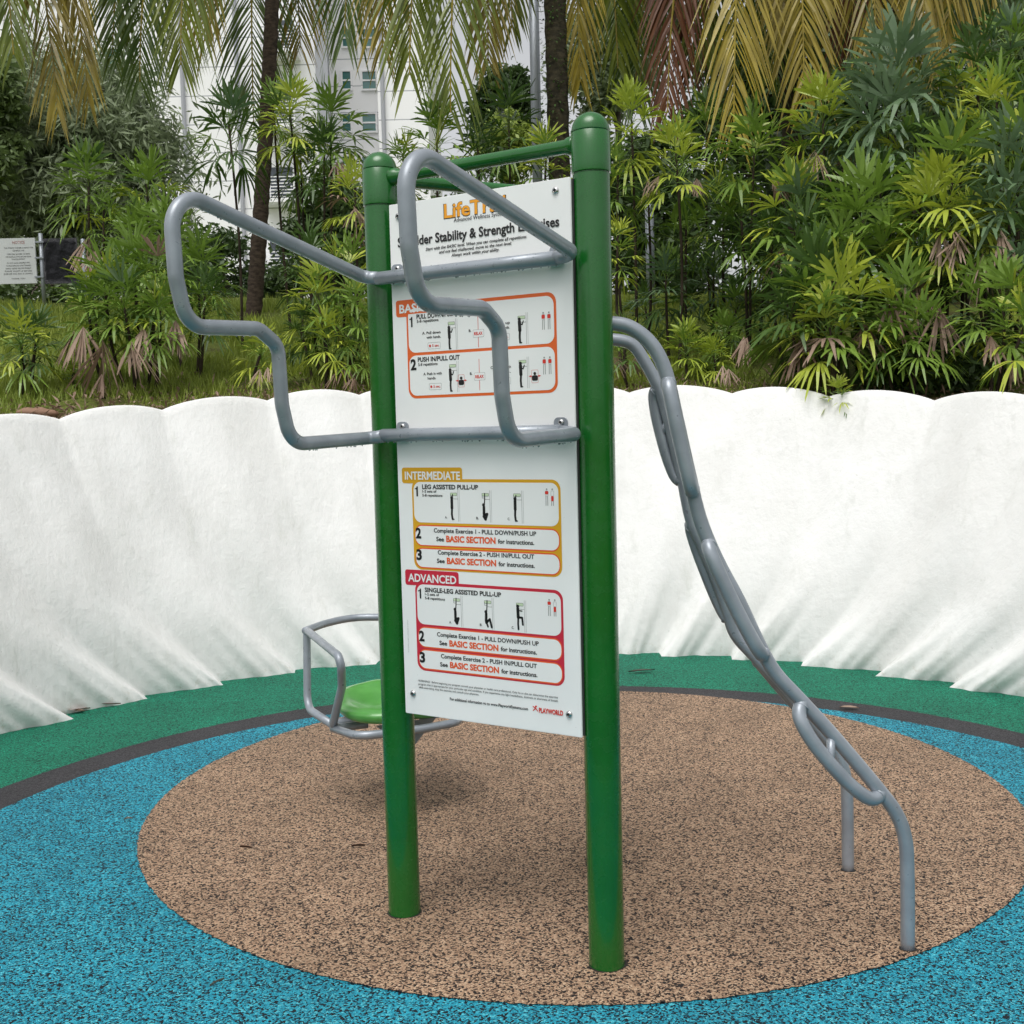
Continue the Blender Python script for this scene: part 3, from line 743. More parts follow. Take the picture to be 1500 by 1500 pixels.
# ------------------------------------------------------------------ fan-leaved lady palms
def blade(bm, p, d, side, L, w, droop, mi):
    """one narrow leaflet: strip of three pieces with a pointed-blunt tip"""
    prev = None
    for t_, ww in ((0, .10), (.25, .62), (.6, 1.0), (.92, .5)):
        c = p + d*(L*t_) + Vector((0, 0, -droop*L*t_*t_*t_**.4))
        a, b = bm.verts.new(c-side*w*ww/2), bm.verts.new(c+side*w*ww/2)
        if prev: bm.faces.new((prev[0], prev[1], b, a)).material_index = mi
        prev = (a, b)
    tip = bm.verts.new(p+d*L+Vector((0, 0, -droop*L))); bm.faces.new((prev[0], prev[1], tip)).material_index = mi
def fan(bm, base, dirn, L, n, droop, mi, rnd, spread=115, w=.026):
    dirn = dirn.normalized(); side = dirn.cross(Z3)
    if side.length < .05: side = Vector((rnd.uniform(-1, 1), rnd.uniform(-1, 1), 0))
    side.normalize(); up = side.cross(dirn).normalized()
    # petiole
    for i in range(n):
        th = R(-spread + 2*spread*(i+.5)/n + rnd.uniform(-8, 8))
        d = (dirn*math.cos(th)+side*math.sin(th)+up*(.22+rnd.uniform(-.24, .24))).normalized()
        s = d.cross(up); s = (s + up*rnd.uniform(-.3, .3)).normalized()
        blade(bm, base, d, s, L*rnd.uniform(.82, 1.06)*(1-.18*abs(th)/R(spread)), w*rnd.uniform(.8, 1.15), droop*rnd.uniform(.7, 1.5), mi)
def lady_palm(name_label, heads, basepx=None, dead=(), tagset=None, stem_r=.012, seed=0, group=None):
    """heads: (px, py, Y, width_px, palette); every head is a tuft of arching fans on its own cane"""
    rnd = random.Random(seed*7+3); hs = [at(h[0], h[1], h[2]) for h in heads]
    bx = sum(h.x for h in hs)/len(hs) if basepx is None else at(basepx, 560, heads[0][2]).x; by = sum(h.y for h in hs)/len(hs)
    base = Vector((bx, by, hill(bx, by))); root = empty('lady_palm', base); tag(root, name_label, 'palm shrub', group)
    fol = bmesh.new(); can = bmesh.new(); ded = bmesh.new(); nd = 0
    for (px, py, Y, wpx, pal), h in zip(heads, hs):
        top = h-base; rad = wpx*Y/F_PX/2*(1.16 if px > 1050 else 1.06); L = rad*.66; pet = rad*.42
        b0 = Vector((top.x*.55+rnd.uniform(-.06, .06), top.y*.6+rnd.uniform(-.06, .06), 0)); g = hill(b0.x+base.x, b0.y+base.y)-base.z-.1; b0.z = g
        hgt = max(.25, top.z-g); mid = b0.lerp(top, .5)+Vector((rnd.uniform(-.04, .04), rnd.uniform(-.04, .04), 0))
        pa = catmull([b0, mid, top], 5); tube(can, pa, [stem_r*rnd.uniform(1, 1.35), stem_r*.8], 7, caps=False)
        nf = int(16+rad*10); w = L*(.098 if px > 880 else .086)
        ph = rnd.uniform(0, 6.28); wt = PAL[pal]; main = rnd.choices(range(4), wt[:4])[0]
        for i in range(nf):
            q = (i+.5)/nf; el = R(84-106*q**.95+rnd.uniform(-9, 9)); az = ph+i*2.4+rnd.uniform(-.25, .25)
            d = Vector((math.cos(az)*math.cos(el), math.sin(az)*math.cos(el), math.sin(el)))
            bp = top-Vector((0, 0, min(.30, hgt*.35)*q)); e_ = bp+d*pet*rnd.uniform(.75, 1.2)
            tube(fol, [bp, bp.lerp(e_, .5)+Vector((0, 0, .008)), e_], [.0045, .003], 4, caps=False, mat=0)
            mi = main if rnd.random() < .6 else rnd.choices(range(5), wt)[0]
            dd = (d+Vector((0, 0, -.30*q))).normalized()
            fan(fol, e_, dd, L*rnd.uniform(.88, 1.15), rnd.randint(7, 10), .08+.50*q, mi, rnd, rnd.uniform(60, 96), w)
    for (px, py, Y, wpx) in dead:
        p = at(px, py, Y)-base; L = wpx*Y/F_PX
        for k in range(2):
            d = Vector((rnd.uniform(-.45, .45), rnd.uniform(-.5, .1), -1)); fan(ded, p+Vector((rnd.uniform(-.04, .04), rnd.uniform(-.05, .05), rnd.uniform(-.02, .05))), d, L*rnd.uniform(.8, 1.15), rnd.randint(6, 9), .12, 0, rnd, rnd.uniform(24, 42), L*.062)
        nd += 1
    mesh_obj('foliage', fol, [L_mid, L_yel, L_blu, L_deep, L_dead], root, smooth=False, recalc=False)
    mesh_obj('canes', can, B_cane, root, recalc=False)
    if nd: mesh_obj('dead_leaves', ded, L_dead, root, smooth=False, recalc=False)
    else: ded.free()
    return root
#            mid yel blu deep dead
PAL = {'mix': (6, 2, 2, 3, .1), 'yel': (4, 7, 0, .6, .3), 'blu': (2, .2, 8, 2, 0), 'deep': (2, .3, 1, 8, 0), 'mid': (8, 2, .6, 2, 0), 'my': (7, 4, 0, 1, .1)}
def bankY(px, d):
    """distance of the point d metres behind the wall top in the direction of px"""
    best = None
    for k in range(-1200, 1201):
        p = polar(k*.1, RTOP+d, 0)
        if p.y < 5.5: continue
        q = 750+F_PX*p.x/p.y
        if best is None or abs(q-px) < best[0]: best = (abs(q-px), p.y)
    return best[1]
GR = 'fan-leaved palms in the bank behind the wall'
bk = bankY
plants = [
 ('pale fan palm standing nearest the tall green post, its heads level with the post cap', [(925, 175, bk(925, 1.6), 125, 'my'), (905, 245, bk(905, 1.4), 90, 'mid'), (950, 300, bk(950, 1.8), 90, 'deep')], []),
 ('yellow-tipped fan palm with one round head, second tuft right of the tall green post', [(990, 225, bk(990, 1.2), 130, 'yel'), (975, 400, bk(975, 1.5), 110, 'deep'), (1005, 330, bk(1005, 1.8), 100, 'mid')], [(960, 262, bk(960, 1.2), 45), (1015, 265, bk(1015, 1.2), 38)]),
 ('grey-green fan palm head just under the red-brown dead frond', [(1035, 178, bk(1035, 2.2), 115, 'mix'), (1060, 300, bk(1060, 2.0), 110, 'deep'), (1045, 400, bk(1045, 2.2), 100, 'deep')], []),
 ('fan palm with yellow-green head below the golden frond', [(1105, 215, bk(1105, 1.5), 135, 'my'), (1085, 310, bk(1085, 1.5), 110, 'mid'), (1120, 400, bk(1120, 1.8), 110, 'deep')], [(1135, 260, bk(1135, 1.3), 50)]),
 ('bright fan palm head above a hanging pink-brown dead leaf, upper middle of the right bank', [(1205, 165, bk(1205, 1.5), 130, 'yel'), (1190, 225, bk(1190, 1.6), 120, 'blu')], [(1192, 225, bk(1192, 1.15), 55)]),
 ('large blue-green fan palm, the highest big head in the right bank', [(1315, 120, bk(1315, 1.7), 210, 'blu'), (1300, 190, bk(1300, 1.5), 190, 'blu'), (1255, 150, bk(1255, 1.9), 130, 'blu'), (1340, 215, bk(1340, 1.5), 120, 'mix')], [(1235, 225, bk(1235, 1.6), 55), (1350, 225, bk(1350, 1.4), 50)]),
 ('deep green fan palm in the upper right corner', [(1430, 95, bk(1430, 1.8), 130, 'deep'), (1480, 60, bk(1480, 2.0), 130, 'blu'), (1400, 150, bk(1400, 1.8), 120, 'deep')], []),
 ('glossy green fan palm at the right edge below the corner one', [(1460, 150, bk(1460, 1.4), 130, 'my'), (1500, 170, bk(1500, 1.5), 130, 'deep'), (1440, 205, bk(1440, 1.4), 100, 'deep')], []),
 ('dense mid green fan palm in the centre of the right bank', [(1265, 315, bk(1265, .9), 190, 'mid'), (1235, 370, bk(1235, .8), 150, 'mid'), (1300, 370, bk(1300, .9), 140, 'mid'), (1290, 270, bk(1290, 1.2), 120, 'deep')], [(1225, 400, bk(1225, .7), 70), (1330, 415, bk(1330, .6), 95), (1345, 400, bk(1345, .6), 80)]),
 ('dark fan palm left of the dense mid green one', [(1165, 300, bk(1165, 1.1), 150, 'mix'), (1180, 360, bk(1180, .9), 150, 'mid'), (1130, 345, bk(1130, 1.2), 110, 'deep'), (1200, 285, bk(1200, 1.3), 110, 'deep')], [(1150, 370, bk(1150, 1.1), 60)]),
 ('yellowest fan palm, upright yellow leaves right of the centre of the bank', [(1395, 255, bk(1395, .9), 170, 'yel'), (1370, 310, bk(1370, .8), 150, 'yel'), (1420, 330, bk(1420, .9), 120, 'my'), (1345, 280, bk(1345, 1.1), 110, 'my')], [(1385, 345, bk(1385, .6), 55), (1410, 350, bk(1410, .6), 50), (1440, 380, bk(1440, .6), 80)]),
 ('blue-green fan palm filling the right edge at mid height', [(1490, 240, bk(1490, 1.0), 190, 'blu'), (1475, 310, bk(1475, .9), 160, 'blu'), (1510, 370, bk(1510, .8), 160, 'blu')], [(1462, 350, bk(1462, .7), 80)]),
 ('drooping yellow-green fan palm with pink-brown skirt hanging over the wall', [(1200, 430, bk(1200, .45), 200, 'my'), (1235, 445, bk(1235, .35), 180, 'yel'), (1160, 450, bk(1160, .5), 140, 'my'), (1215, 480, bk(1215, .3), 140, 'yel')], [(1150, 480, bk(1150, .3), 75), (1175, 500, bk(1175, .3), 70), (1270, 470, bk(1270, .3), 80), (1225, 500, bk(1225, .3), 60)]),
 ('low green fan palm right of the drooping skirted one', [(1325, 450, bk(1325, .45), 150, 'mid'), (1350, 490, bk(1350, .35), 120, 'my'), (1305, 500, bk(1305, .35), 110, 'deep'), (1345, 400, bk(1345, .8), 120, 'deep')], [(1300, 440, bk(1300, .35), 80), (1385, 450, bk(1385, .35), 75)]),
 ('low yellow-green fan palm at the bottom right edge above the wall', [(1470, 445, bk(1470, .45), 150, 'yel'), (1500, 480, bk(1500, .35), 130, 'my'), (1430, 430, bk(1430, .6), 110, 'mid')], [(1445, 490, bk(1445, .3), 60), (1490, 520, bk(1490, .3), 60)]),
 ('small yellow fan palm with two pale dead leaves, hugging the tall green post', [(915, 505, bk(915, .6), 100, 'yel'), (905, 345, bk(905, 1.0), 80, 'yel')], [(905, 522, bk(905, .5), 38), (930, 525, bk(930, .5), 34)]),
 ('small yellow-green fan palm seen through the bend of the ladder', [(1005, 508, bk(1005, .8), 95, 'yel'), (1045, 520, bk(1045, .8), 75, 'my')], [(1062, 540, bk(1062, .6), 36)]),
 ('thin dark fan palm behind the small yellow-green one at the ladder', [(1000, 440, bk(1000, 2.0), 90, 'deep'), (945, 450, bk(945, 2.4), 90, 'mid'), (1080, 450, bk(1080, 1.6), 100, 'deep'), (1060, 490, bk(1060, 1.2), 80, 'mid')], [(1090, 500, bk(1090, .9), 50)]),
 ('tiny green fan seedling leaning over the edge of the white wall', [(1228, 578, bk(1228, .02), 62, 'my')], []),
 # left of the station
 ('dense bright fan palm with pink-brown skirt, left of the grey handles', [(155, 425, 8.4, 150, 'my'), (195, 390, 8.5, 140, 'mid'), (130, 455, 8.5, 110, 'mid'), (230, 395, 8.4, 140, 'my'), (180, 440, 8.2, 140, 'my'), (235, 455, 8.2, 130, 'yel')], [(130, 480, 8.1, 70), (155, 500, 8.0, 85), (190, 505, 8.0, 70), (155, 545, 8.0, 60), (215, 490, 8.1, 65), (110, 485, 8.2, 60), (255, 470, 8.2, 60)]),
 ('green fan palm clump filling the inside of the left handle loop', [(245, 345, 9.3, 160, 'mid'), (290, 385, 9.2, 130, 'my'), (300, 430, 9.0, 110, 'deep'), (205, 345, 9.4, 130, 'mid')], []),
 ('tall fan palm with a leaning head and dry leaves, right of the black sign', [(130, 262, 9.8, 135, 'mid'), (152, 305, 9.6, 70, 'yel')], [(125, 345, 9.6, 65), (142, 370, 9.5, 45)]),
 ('tall single fan palm in front of the grey-green tree', [(215, 270, 10.0, 130, 'my')], []),
 ('lone slender fan palm against the white building wall', [(335, 180, 10.4, 140, 'deep')], []),
 ('fan palm head just right of the coconut trunk', [(425, 165, 10.6, 125, 'my'), (400, 150, 10.9, 80, 'mid')], []),
 ('grey-green pair of fan palm heads between trunk and left green post', [(485, 175, 10.6, 135, 'mid'), (475, 225, 10.4, 120, 'deep'), (440, 235, 11., 90, 'deep')], [(500, 245, 10.3, 50)]),
 ('yellow-green fan palm head touching the left green post', [(520, 275, 9.4, 105, 'yel')], [(520, 310, 9.3, 45)]),
 ('bushy green fan palm reaching down to the wall left of the left green post', [(455, 375, 9.1, 110, 'deep'), (505, 395, 8.9, 130, 'my'), (465, 430, 8.8, 130, 'my'), (520, 450, 8.7, 110, 'mid'), (480, 490, 8.6, 110, 'mid'), (525, 510, 8.6, 90, 'mid'), (440, 480, 8.9, 90, 'deep')], [(520, 560, 8.4, 30), (500, 540, 8.5, 40)]),
 ('small dark green fan palm at the left edge above the wall', [(30, 500, 8.0, 120, 'deep'), (55, 490, 8.1, 100, 'deep')], []),
 ('small yellow-green fan palm under the left handle', [(383, 515, 8.7, 100, 'yel')], [(385, 545, 8.5, 28)]),
 ('fan palm seedling on the grass at the left', [(108, 545, 8.2, 50, 'mid')], []),
 ('left fan palm head showing above the green top rail', [(640, 195, 10.0, 130, 'my'), (590, 225, 10.3, 90, 'mid')], []),
 ('right fan palm head showing above the green top rail', [(745, 175, 10.4, 140, 'mid'), (700, 215, 10.2, 110, 'deep')], []),
 ('fan palm head behind the green rail beside the tall green post', [(800, 225, 10.0, 110, 'my'), (720, 250, 10.6, 90, 'deep')], []),
]
for i, (lb, hd, dd) in enumerate(plants):
    right = hd[0][0] > 880
    lady_palm(lb, hd, None, dd, seed=i+1, group=GR)

# ------------------------------------------------------------------ coconut palms
def frond(parent, C, tip, m, nl=78, Ll=.8, face=None, out=1.2, hang=1.5, seed=0, ang=38, w=.028, name='frond'):
    rnd = random.Random(seed)
    C = Vector(C); tip = Vector(tip); hor = Vector((tip.x-C.x, tip.y-C.y, 0))
    p1 = C + hor*.45 + Vector((0, 0, out)); p2 = tip + Vector((-hor.x*.05, -hor.y*.05, hang)); P = []
    for k in range(31):
        t_ = k/30; P.append(C*(1-t_)**3+p1*3*t_*(1-t_)**2+p2*3*t_*t_*(1-t_)+tip*t_**3)
    bm = bmesh.new(); tube(bm, P, [.028, .006], 6, caps=False)
    nv = face or Vector((rnd.uniform(-.35, .35), -1, rnd.uniform(-.1, .2)))
    for i in range(nl):
        q = .16+.84*(i+.5)/nl; x = q*30; k = min(29, int(x)); p = P[k].lerp(P[k+1], x-k); T = (P[k+1]-P[k]).normalized()
        S = T.cross(nv).normalized()
        L_ = Ll*(math.sin(math.pi*min(1, .18+q*.72))**.7)*(1 if q < .93 else .75)
        for s in (-1, 1):
            if rnd.random() < .04: continue
            an = R((ang+6)*(1-.42*q)+rnd.uniform(-4, 4)); d = (T*math.cos(an)+S*s*math.sin(an)+nv.normalized()*rnd.uniform(-.05, .22)).normalized()
            L2 = L_*rnd.uniform(.82, 1.1); wd = w*rnd.uniform(.7, 1.15); sd = d.cross(nv).normalized(); sd = (sd+nv.normalized()*rnd.uniform(-.9, .9)).normalized()
            prev = None; dr_ = rnd.uniform(.30, .55)
            for t_, ww in ((0, .5), (.3, 1), (.65, .85)):
                c = p+d*(L2*t_)+Vector((0, 0, -dr_*L2*t_*t_)); a, b = bm.verts.new(c-sd*wd*ww/2), bm.verts.new(c+sd*wd*ww/2)
                if prev: bm.faces.new((prev[0], prev[1], b, a)).material_index = 1
                prev = (a, b)
            bm.faces.new((prev[0], prev[1], bm.verts.new(p+d*L2+Vector((0, 0, -dr_*L2))))).material_index = 1
    o = mesh_obj(name, bm, [C_gold, m], parent, smooth=False, recalc=False)
    Lc = Vector(parent.location)
    for v in o.data.vertices: v.co -= Lc
    return o
def coco(px0, py0, px1, Y, zc, r0, r1, bark, label):
    """trunk from the image point at its foot up to the crown height zc"""
    b = at(px0, py0, Y); xt = at(px1, 0, Y).x; z0 = hill(b.x, Y)-.1
    slope = (xt-b.x)/(at(px1, 0, Y).z-b.z)
    root = empty('coconut_palm', (b.x, Y, z0)); tag(root, label, 'palm tree', 'coconut palms behind the wall')
    top = Vector((b.x+slope*(zc-b.z), Y, zc)); pa = [Vector((b.x-slope*(b.z-z0), Y, z0)), Vector((b.x, Y, b.z)).lerp(top, .5)+Vector((.03, 0, 0)), top]
    path = catmull(pa, 34); bm = bmesh.new(); n = len(path)
    rads = [r0+(r1-r0)*min(1, i/(n-1)*1.3) + (.006 if i % 2 else -.003) for i in range(n)]
    tube(bm, path, rads, 20)
    o = mesh_obj('trunk', bm, bark, root)
    for v in o.data.vertices: v.co -= Vector(root.location)
    return root, top
pA, cA = coco(371, 470, 396, 13.0, 7.7, .092, .074, B_palm, 'coconut palm with bare grey-brown trunk, left, in front of the white building')
pB, cB = coco(815, 200, 808, 10.5, 7.4, .100, .094, B_dark, 'coconut palm with dark mossy trunk, behind and left of the tall green post')
pC, cC = coco(1160, 250, 1150, 11.5, 7.0, .11, .10, B_dark, 'coconut palm with golden hanging fronds above the right bank')
pD, cD = coco(1560, 250, 1590, 11.5, 7.2, .11, .10, B_dark, 'coconut palm at the right edge with green fronds')
pE, cE = coco(-60, 300, -70, 11.5, 7.4, .11, .10, B_palm, 'coconut palm left of the picture whose golden fronds hang in')
fr = [  # crown, tip of the frond, material, leaflet length, hang, angle
 (pE, cE, 85, 165, 10.6, C_gold, .80, 2.0, 38), (pE, cE, 20, 80, 10.4, C_green, .8, 1.9, 40), (pE, cE, 130, 150, 11.0, C_gold, .75, 2.1, 30),
 (pA, cA, 205, 120, 12.0, C_grn2, .95, 2.1, 38), (pA, cA, 265, 95, 11.6, C_green, 1.0, 1.9, 34), (pA, cA, 165, 80, 12.2, C_green, .9, 1.9, 36),
 (pA, cA, 372, 190, 13.7, C_grn2, 1.1, 2.4, 44), (pA, cA, 440, 70, 13.8, C_gold, 1.0, 2.1, 42), (pA, cA, 300, 60, 12.4, C_gold, .9, 1.9, 36),
 (pB, cB, 505, 50, 11.2, C_grn2, 1.0, 1.9, 34), (pB, cB, 660, 165, 9.8, C_green, .92, 2.2, 38), (pB, cB, 600, 110, 10.0, C_green, .95, 2.0, 36),
 (pB, cB, 715, 90, 10.4, C_gold, .8, 2.0, 36), (pB, cB, 750, 40, 11.2, C_green, .8, 1.9, 36), (pB, cB, 850, 120, 11.0, C_gold, .8, 2.1, 30),
 (pB, cB, 905, 100, 11.4, C_green, .9, 1.9, 38), (pB, cB, 560, 70, 10.6, C_gold, .9, 1.9, 34),
 (pC, cC, 978, 165, 10.6, C_red, .85, 2.1, 34), (pC, cC, 1075, 185, 9.8, C_gold, .92, 2.2, 38), (pC, cC, 930, 150, 11.6, C_grn2, .9, 1.8, 44), (pC, cC, 1010, 110, 11.4, C_red, .8, 2.0, 36),
 (pC, cC, 1178, 150, 10.0, C_gold, .92, 2.1, 40), (pC, cC, 1285, 95, 10.2, C_gold, 1.0, 2.0, 40), (pC, cC, 1125, 120, 11.4, C_green, 1.0, 1.9, 42), (pC, cC, 1030, 80, 11.0, C_green, .9, 1.9, 40),
 (pC, cC, 1230, 110, 11.2, C_green, 1.0, 1.9, 42), (pC, cC, 960, 60, 11.8, C_grn2, .9, 1.9, 44), (pC, cC, 1250, 60, 10.6, C_red, .9, 1.9, 40), (pC, cC, 1150, 60, 10.4, C_gold, .9, 1.9, 40),
 (pD, cD, 1385, 100, 10.2, C_gold, 1.0, 2.0, 38), (pD, cD, 1335, 110, 11.0, C_green, 1.0, 1.9, 42), (pD, cD, 1450, 70, 10.6, C_grn2, 1.0, 1.9, 40), (pD, cD, 1500, 60, 11.2, C_green, 1.0, 1.9, 42), (pD, cD, 1420, 50, 11.6, C_green, 1.0, 1.9, 40), (pD, cD, 1350, 50, 10.0, C_gold, .9, 1.9, 34)]
for i, (p, c, px, py, Y, m, Ll, hang, an) in enumerate(fr):
    frond(p, c, at(px, py, Y), m, Ll=Ll, hang=hang, ang=an, seed=100+i, nl=86)
# moss ferns clinging to the dark trunk
bm = bmesh.new(); rnd = random.Random(5)
for k in range(900):
    z = rnd.uniform(3.6, 6.2); a = rnd.uniform(0, 6.28); f_ = (z-at(815, 200, 10.5).z)
    c = Vector((at(815, 200, 10.5).x-.004*f_+.112*math.cos(a), 10.5+.112*math.sin(a), z)); d = Vector((math.cos(a), math.sin(a), rnd.uniform(-1, .4))).normalized()
    s = d.cross(Z3).normalized(); bm.faces.new((bm.verts.new(c-s*.01), bm.verts.new(c+s*.01), bm.verts.new(c+d*rnd.uniform(.02, .055))))
o = mesh_obj('moss_ferns', bm, L_deep, pB, smooth=False, recalc=False)
for v in o.data.vertices: v.co -= Vector(pB.location)
o['kind'] = 'stuff'

# ------------------------------------------------------------------ broadleaf and feathery trees
def tree(name, label, px, Y, py_c, rx_px, ry_px, m, n=9000, leaf=(.05, .14), clumps=60, tr=.09, seed=1, ydepth=None, trunk_to=None, cl=.28, hangy=0):
    rnd = random.Random(seed); c = at(px, py_c, Y); k = Y/F_PX; rx, rz_ = rx_px*k, ry_px*k; ry = ydepth or rx*.8
    gz = hill(c.x, Y)-.1; root = empty(name, (c.x, Y, gz)); tag(root, label, 'tree'); L0 = Vector((c.x, Y, gz))
    bm = bmesh.new(); top = Vector((0, 0, c.z-gz+rz_*.3)); tube(bm, catmull([(0, 0, 0), (.05, .02, top.z*.5), top], 6), [tr, tr*.35], 10, caps=False)
    cs = []
    for i in range(clumps):
        while True:
            v = Vector((rnd.uniform(-1, 1), rnd.uniform(-1, 1), rnd.uniform(-1, 1)))
            if .25 < v.length < 1: break
        cs.append((Vector((v.x*rx, v.y*ry, v.z*rz_)), rnd.uniform(.6, 1.3)))
    for (v, s) in cs[::3]:
        st_ = Vector((0, 0, max(.2, (c.z-gz)+min(v.z, rz_*.2)-.5*abs(v.x)-.3))); e = Vector((v.x, v.y, v.z+c.z-gz))
        tube(bm, [st_, st_.lerp(e, .5)+Vector((0, 0, .06)), e], [tr*.35, tr*.08], 5, caps=False)
    mesh_obj('trunk', bm, B_tree, root, recalc=False)
    bm = bmesh.new(); rc = min(rx, rz_)*cl
    for i in range(n):
        v, s = cs[rnd.randrange(len(cs))]; g = Vector((rnd.gauss(0, 1), rnd.gauss(0, 1), rnd.gauss(0, .75)))*rc*s*.62
        p = v+g+Vector((0, 0, c.z-gz)); L_ = rnd.uniform(*leaf[:2]); w = L_*(leaf[2] if len(leaf) > 2 else .45)
        d = Vector((rnd.uniform(-1, 1), rnd.uniform(-1, 1), rnd.uniform(-1, .5)-hangy)).normalized(); s_ = d.orthogonal().normalized(); s_.rotate(Quaternion(d, rnd.uniform(0, 6.28)))
        m_ = p+d*L_*.5
        bm.faces.new((bm.verts.new(p), bm.verts.new(m_-s_*w/2), bm.verts.new(p+d*L_), bm.verts.new(m_+s_*w/2)))
    mesh_obj('crown', bm, m, root, smooth=False, recalc=False)
    return root
tree('feathery_tree', 'large grey-green feathery tree at the left behind the sign', 100, 20, 250, 155, 170, T_olive, 46000, (.11, .28, .20), 130, .14, 1, cl=.3, hangy=.3)
tree('feathery_tree', 'low grey-green feathery tree beside the white building, left of the handle', 215, 22, 400, 110, 80, T_olive, 12000, (.08, .22, .16), 50, .08, 2, hangy=.2)
tree('leafy_tree', 'dark leafy tree at the far left edge', -40, 18, 170, 60, 120, T_lite2, 9000, (.08, .18), 40, .1, 3)
tree('leafy_tree', 'dark green tree behind the coconut trunk', 330, 19, 430, 85, 85, T_dark, 11000, (.06, .15), 50, .08, 4)
tree('leafy_tree', 'dark green tree right of the coconut trunk, left of the post', 480, 19, 370, 75, 130, T_dark, 15000, (.06, .15), 60, .1, 5)
tree('leafy_tree', 'green tree with light tips between the two green posts, by the lamp pole', 735, 22, 150, 42, 70, T_dark, 7000, (.07, .17), 40, .08, 6)
tree('leafy_tree', 'light green young tree between the green posts', 745, 20, 215, 45, 45, T_lite, 4500, (.06, .14), 30, .06, 7)
tree('leafy_tree', 'dark tree filling the gap behind the instruction board', 640, 18, 420, 110, 120, T_dark, 12000, (.07, .17), 50, .09, 8)
tree('leafy_tree', 'dark green tree behind the thin canes right of the tall post', 960, 17, 330, 110, 150, T_dark, 15000, (.07, .17), 60, .1, 9)
tree('leafy_tree', 'dark tree behind the golden fronds', 1130, 17, 150, 120, 190, T_dark, 13000, (.09, .2), 70, .12, 10)
tree('leafy_tree', 'dark tree at the upper right behind the coconut fronds', 1330, 17, 120, 130, 200, T_dark, 13000, (.09, .2), 70, .12, 11)
tree('leafy_tree', 'dark tree at the right edge', 1520, 17, 150, 120, 230, T_dark, 16000, (.09, .2), 70, .12, 12)
tree('leafy_tree', 'tree crown behind the dark mossy trunk', 900, 21, 60, 75, 110, T_olive, 9000, (.08, .2), 45, .1, 13)
tree('leafy_shrub', 'dark shrub under the notice board', 60, 14, 455, 90, 40, T_dark, 7000, (.05, .12), 40, .04, 14, cl=.5)
tree('leafy_tree', 'dark bushy tree close behind the fan palms, centre of the right bank', 1180, 12.5, 330, 120, 130, T_dark, 11000, (.06, .15), 60, .06, 21)
tree('leafy_tree', 'dark bushy tree close behind the fan palms, right end of the bank', 1400, 12.5, 320, 140, 150, T_dark, 12000, (.06, .15), 60, .06, 22)
tree('leafy_shrub', 'dark glossy shrub over the wall at the right', 1400, 8.0, 545, 130, 48, T_dark, 9000, (.05, .11, .35), 60, .03, 15, ydepth=.4, cl=.7)

# ------------------------------------------------------------------ grass and litter
bm = bmesh.new(); rnd = random.Random(9)
for i in range(85000):
    px = rnd.uniform(-80, 1150); d = rnd.uniform(.35, 6.5)**1.0; a = rnd.uniform(-62, 25)
    p = polar(a, RTOP+d, 0); z = hill(p.x, p.y)
    if math.sin(p.x*3.1+1)*math.sin(p.y*2.3) > .55: continue
    if d < .8 and rnd.random() < .65: continue
    h = rnd.uniform(.04, .12)*(1+.06*d); a2 = rnd.uniform(0, 6.28); s = Vector((math.cos(a2), math.sin(a2), 0))*rnd.uniform(.004, .008)*(1+.2*d); t_ = Vector((rnd.uniform(-.05, .05), rnd.uniform(-.05, .05), h))
    p = Vector((p.x, p.y, z-.01)); bm.faces.new((bm.verts.new(p-s), bm.verts.new(p+s), bm.verts.new(p+t_)))
tag(mesh_obj('grass', bm, G_grass, smooth=False, recalc=False), 'short green grass on the bank behind the white wall', 'grass', kind='stuff')
bm = bmesh.new()
for i in range(5200):
    a = rnd.uniform(-65, 60); d = .05+rnd.expovariate(2.2); p = polar(a, RTOP+d+.03, 0); z = hill(p.x, p.y)
    L_ = rnd.uniform(.03, .14); d3 = Vector((rnd.uniform(-1, 1), rnd.uniform(-1, 1), rnd.uniform(-.1, .5))).normalized(); s = d3.cross(Z3).normalized()*rnd.uniform(.003, .012)
    p = Vector((p.x, p.y, z+rnd.uniform(0, .03))); m_ = p+d3*L_*.5+Vector((0, 0, .012))
    bm.faces.new((bm.verts.new(p), bm.verts.new(m_-s), bm.verts.new(p+d3*L_), bm.verts.new(m_+s)))
tag(mesh_obj('leaf_litter', bm, L_dead, smooth=False, recalc=False), 'dry brown leaf litter and twigs along the top of the white wall', 'leaf litter', kind='stuff')
def groundpt(px, py, z=.013):
    d = ray(px, py); t_ = (z-EYE)/d.z; return d*t_+Vector((0, 0, EYE))
def dry_leaf(px, py, L_, w, ang, label, m=L_dead, n=1, name='fallen_leaf'):
    bm = bmesh.new(); g = groundpt(px, py)
    for k in range(n):
        a = ang+(k-(n-1)/2)*.5; d = Vector((math.cos(a), math.sin(a), 0)); s = Vector((-d.y, d.x, 0)); pr = None
        for t_, ww, hz in ((0, .1, .001), (.25, .8, .004), (.55, 1, .005), (.8, .7, .003), (1, .05, .001)):
            c = d*(L_*(t_-.5)); a_, b_, c_ = bm.verts.new(c-s*w*ww/2+Z3*(hz+.006)), bm.verts.new(c+Z3*hz*.5), bm.verts.new(c+s*w*ww/2+Z3*(hz+.003))
            if pr: bm.faces.new((pr[0], pr[1], b_, a_)); bm.faces.new((pr[1], pr[2], c_, b_))
            pr = (a_, b_, c_)
    o = mesh_obj(name, bm, m, recalc=False); o.location = g; tag(o, label, 'leaf', 'dry leaves fallen on the rubber floor'); return o
L_dark = leafmat('leaf_wet_brown', (.05, .025, .018, 1), (.12, .06, .04, 1), .5, .05)
dry_leaf(940, 983, .17, .04, .2, 'dark curled leaf on the green floor right of the tall green post', L_dark)
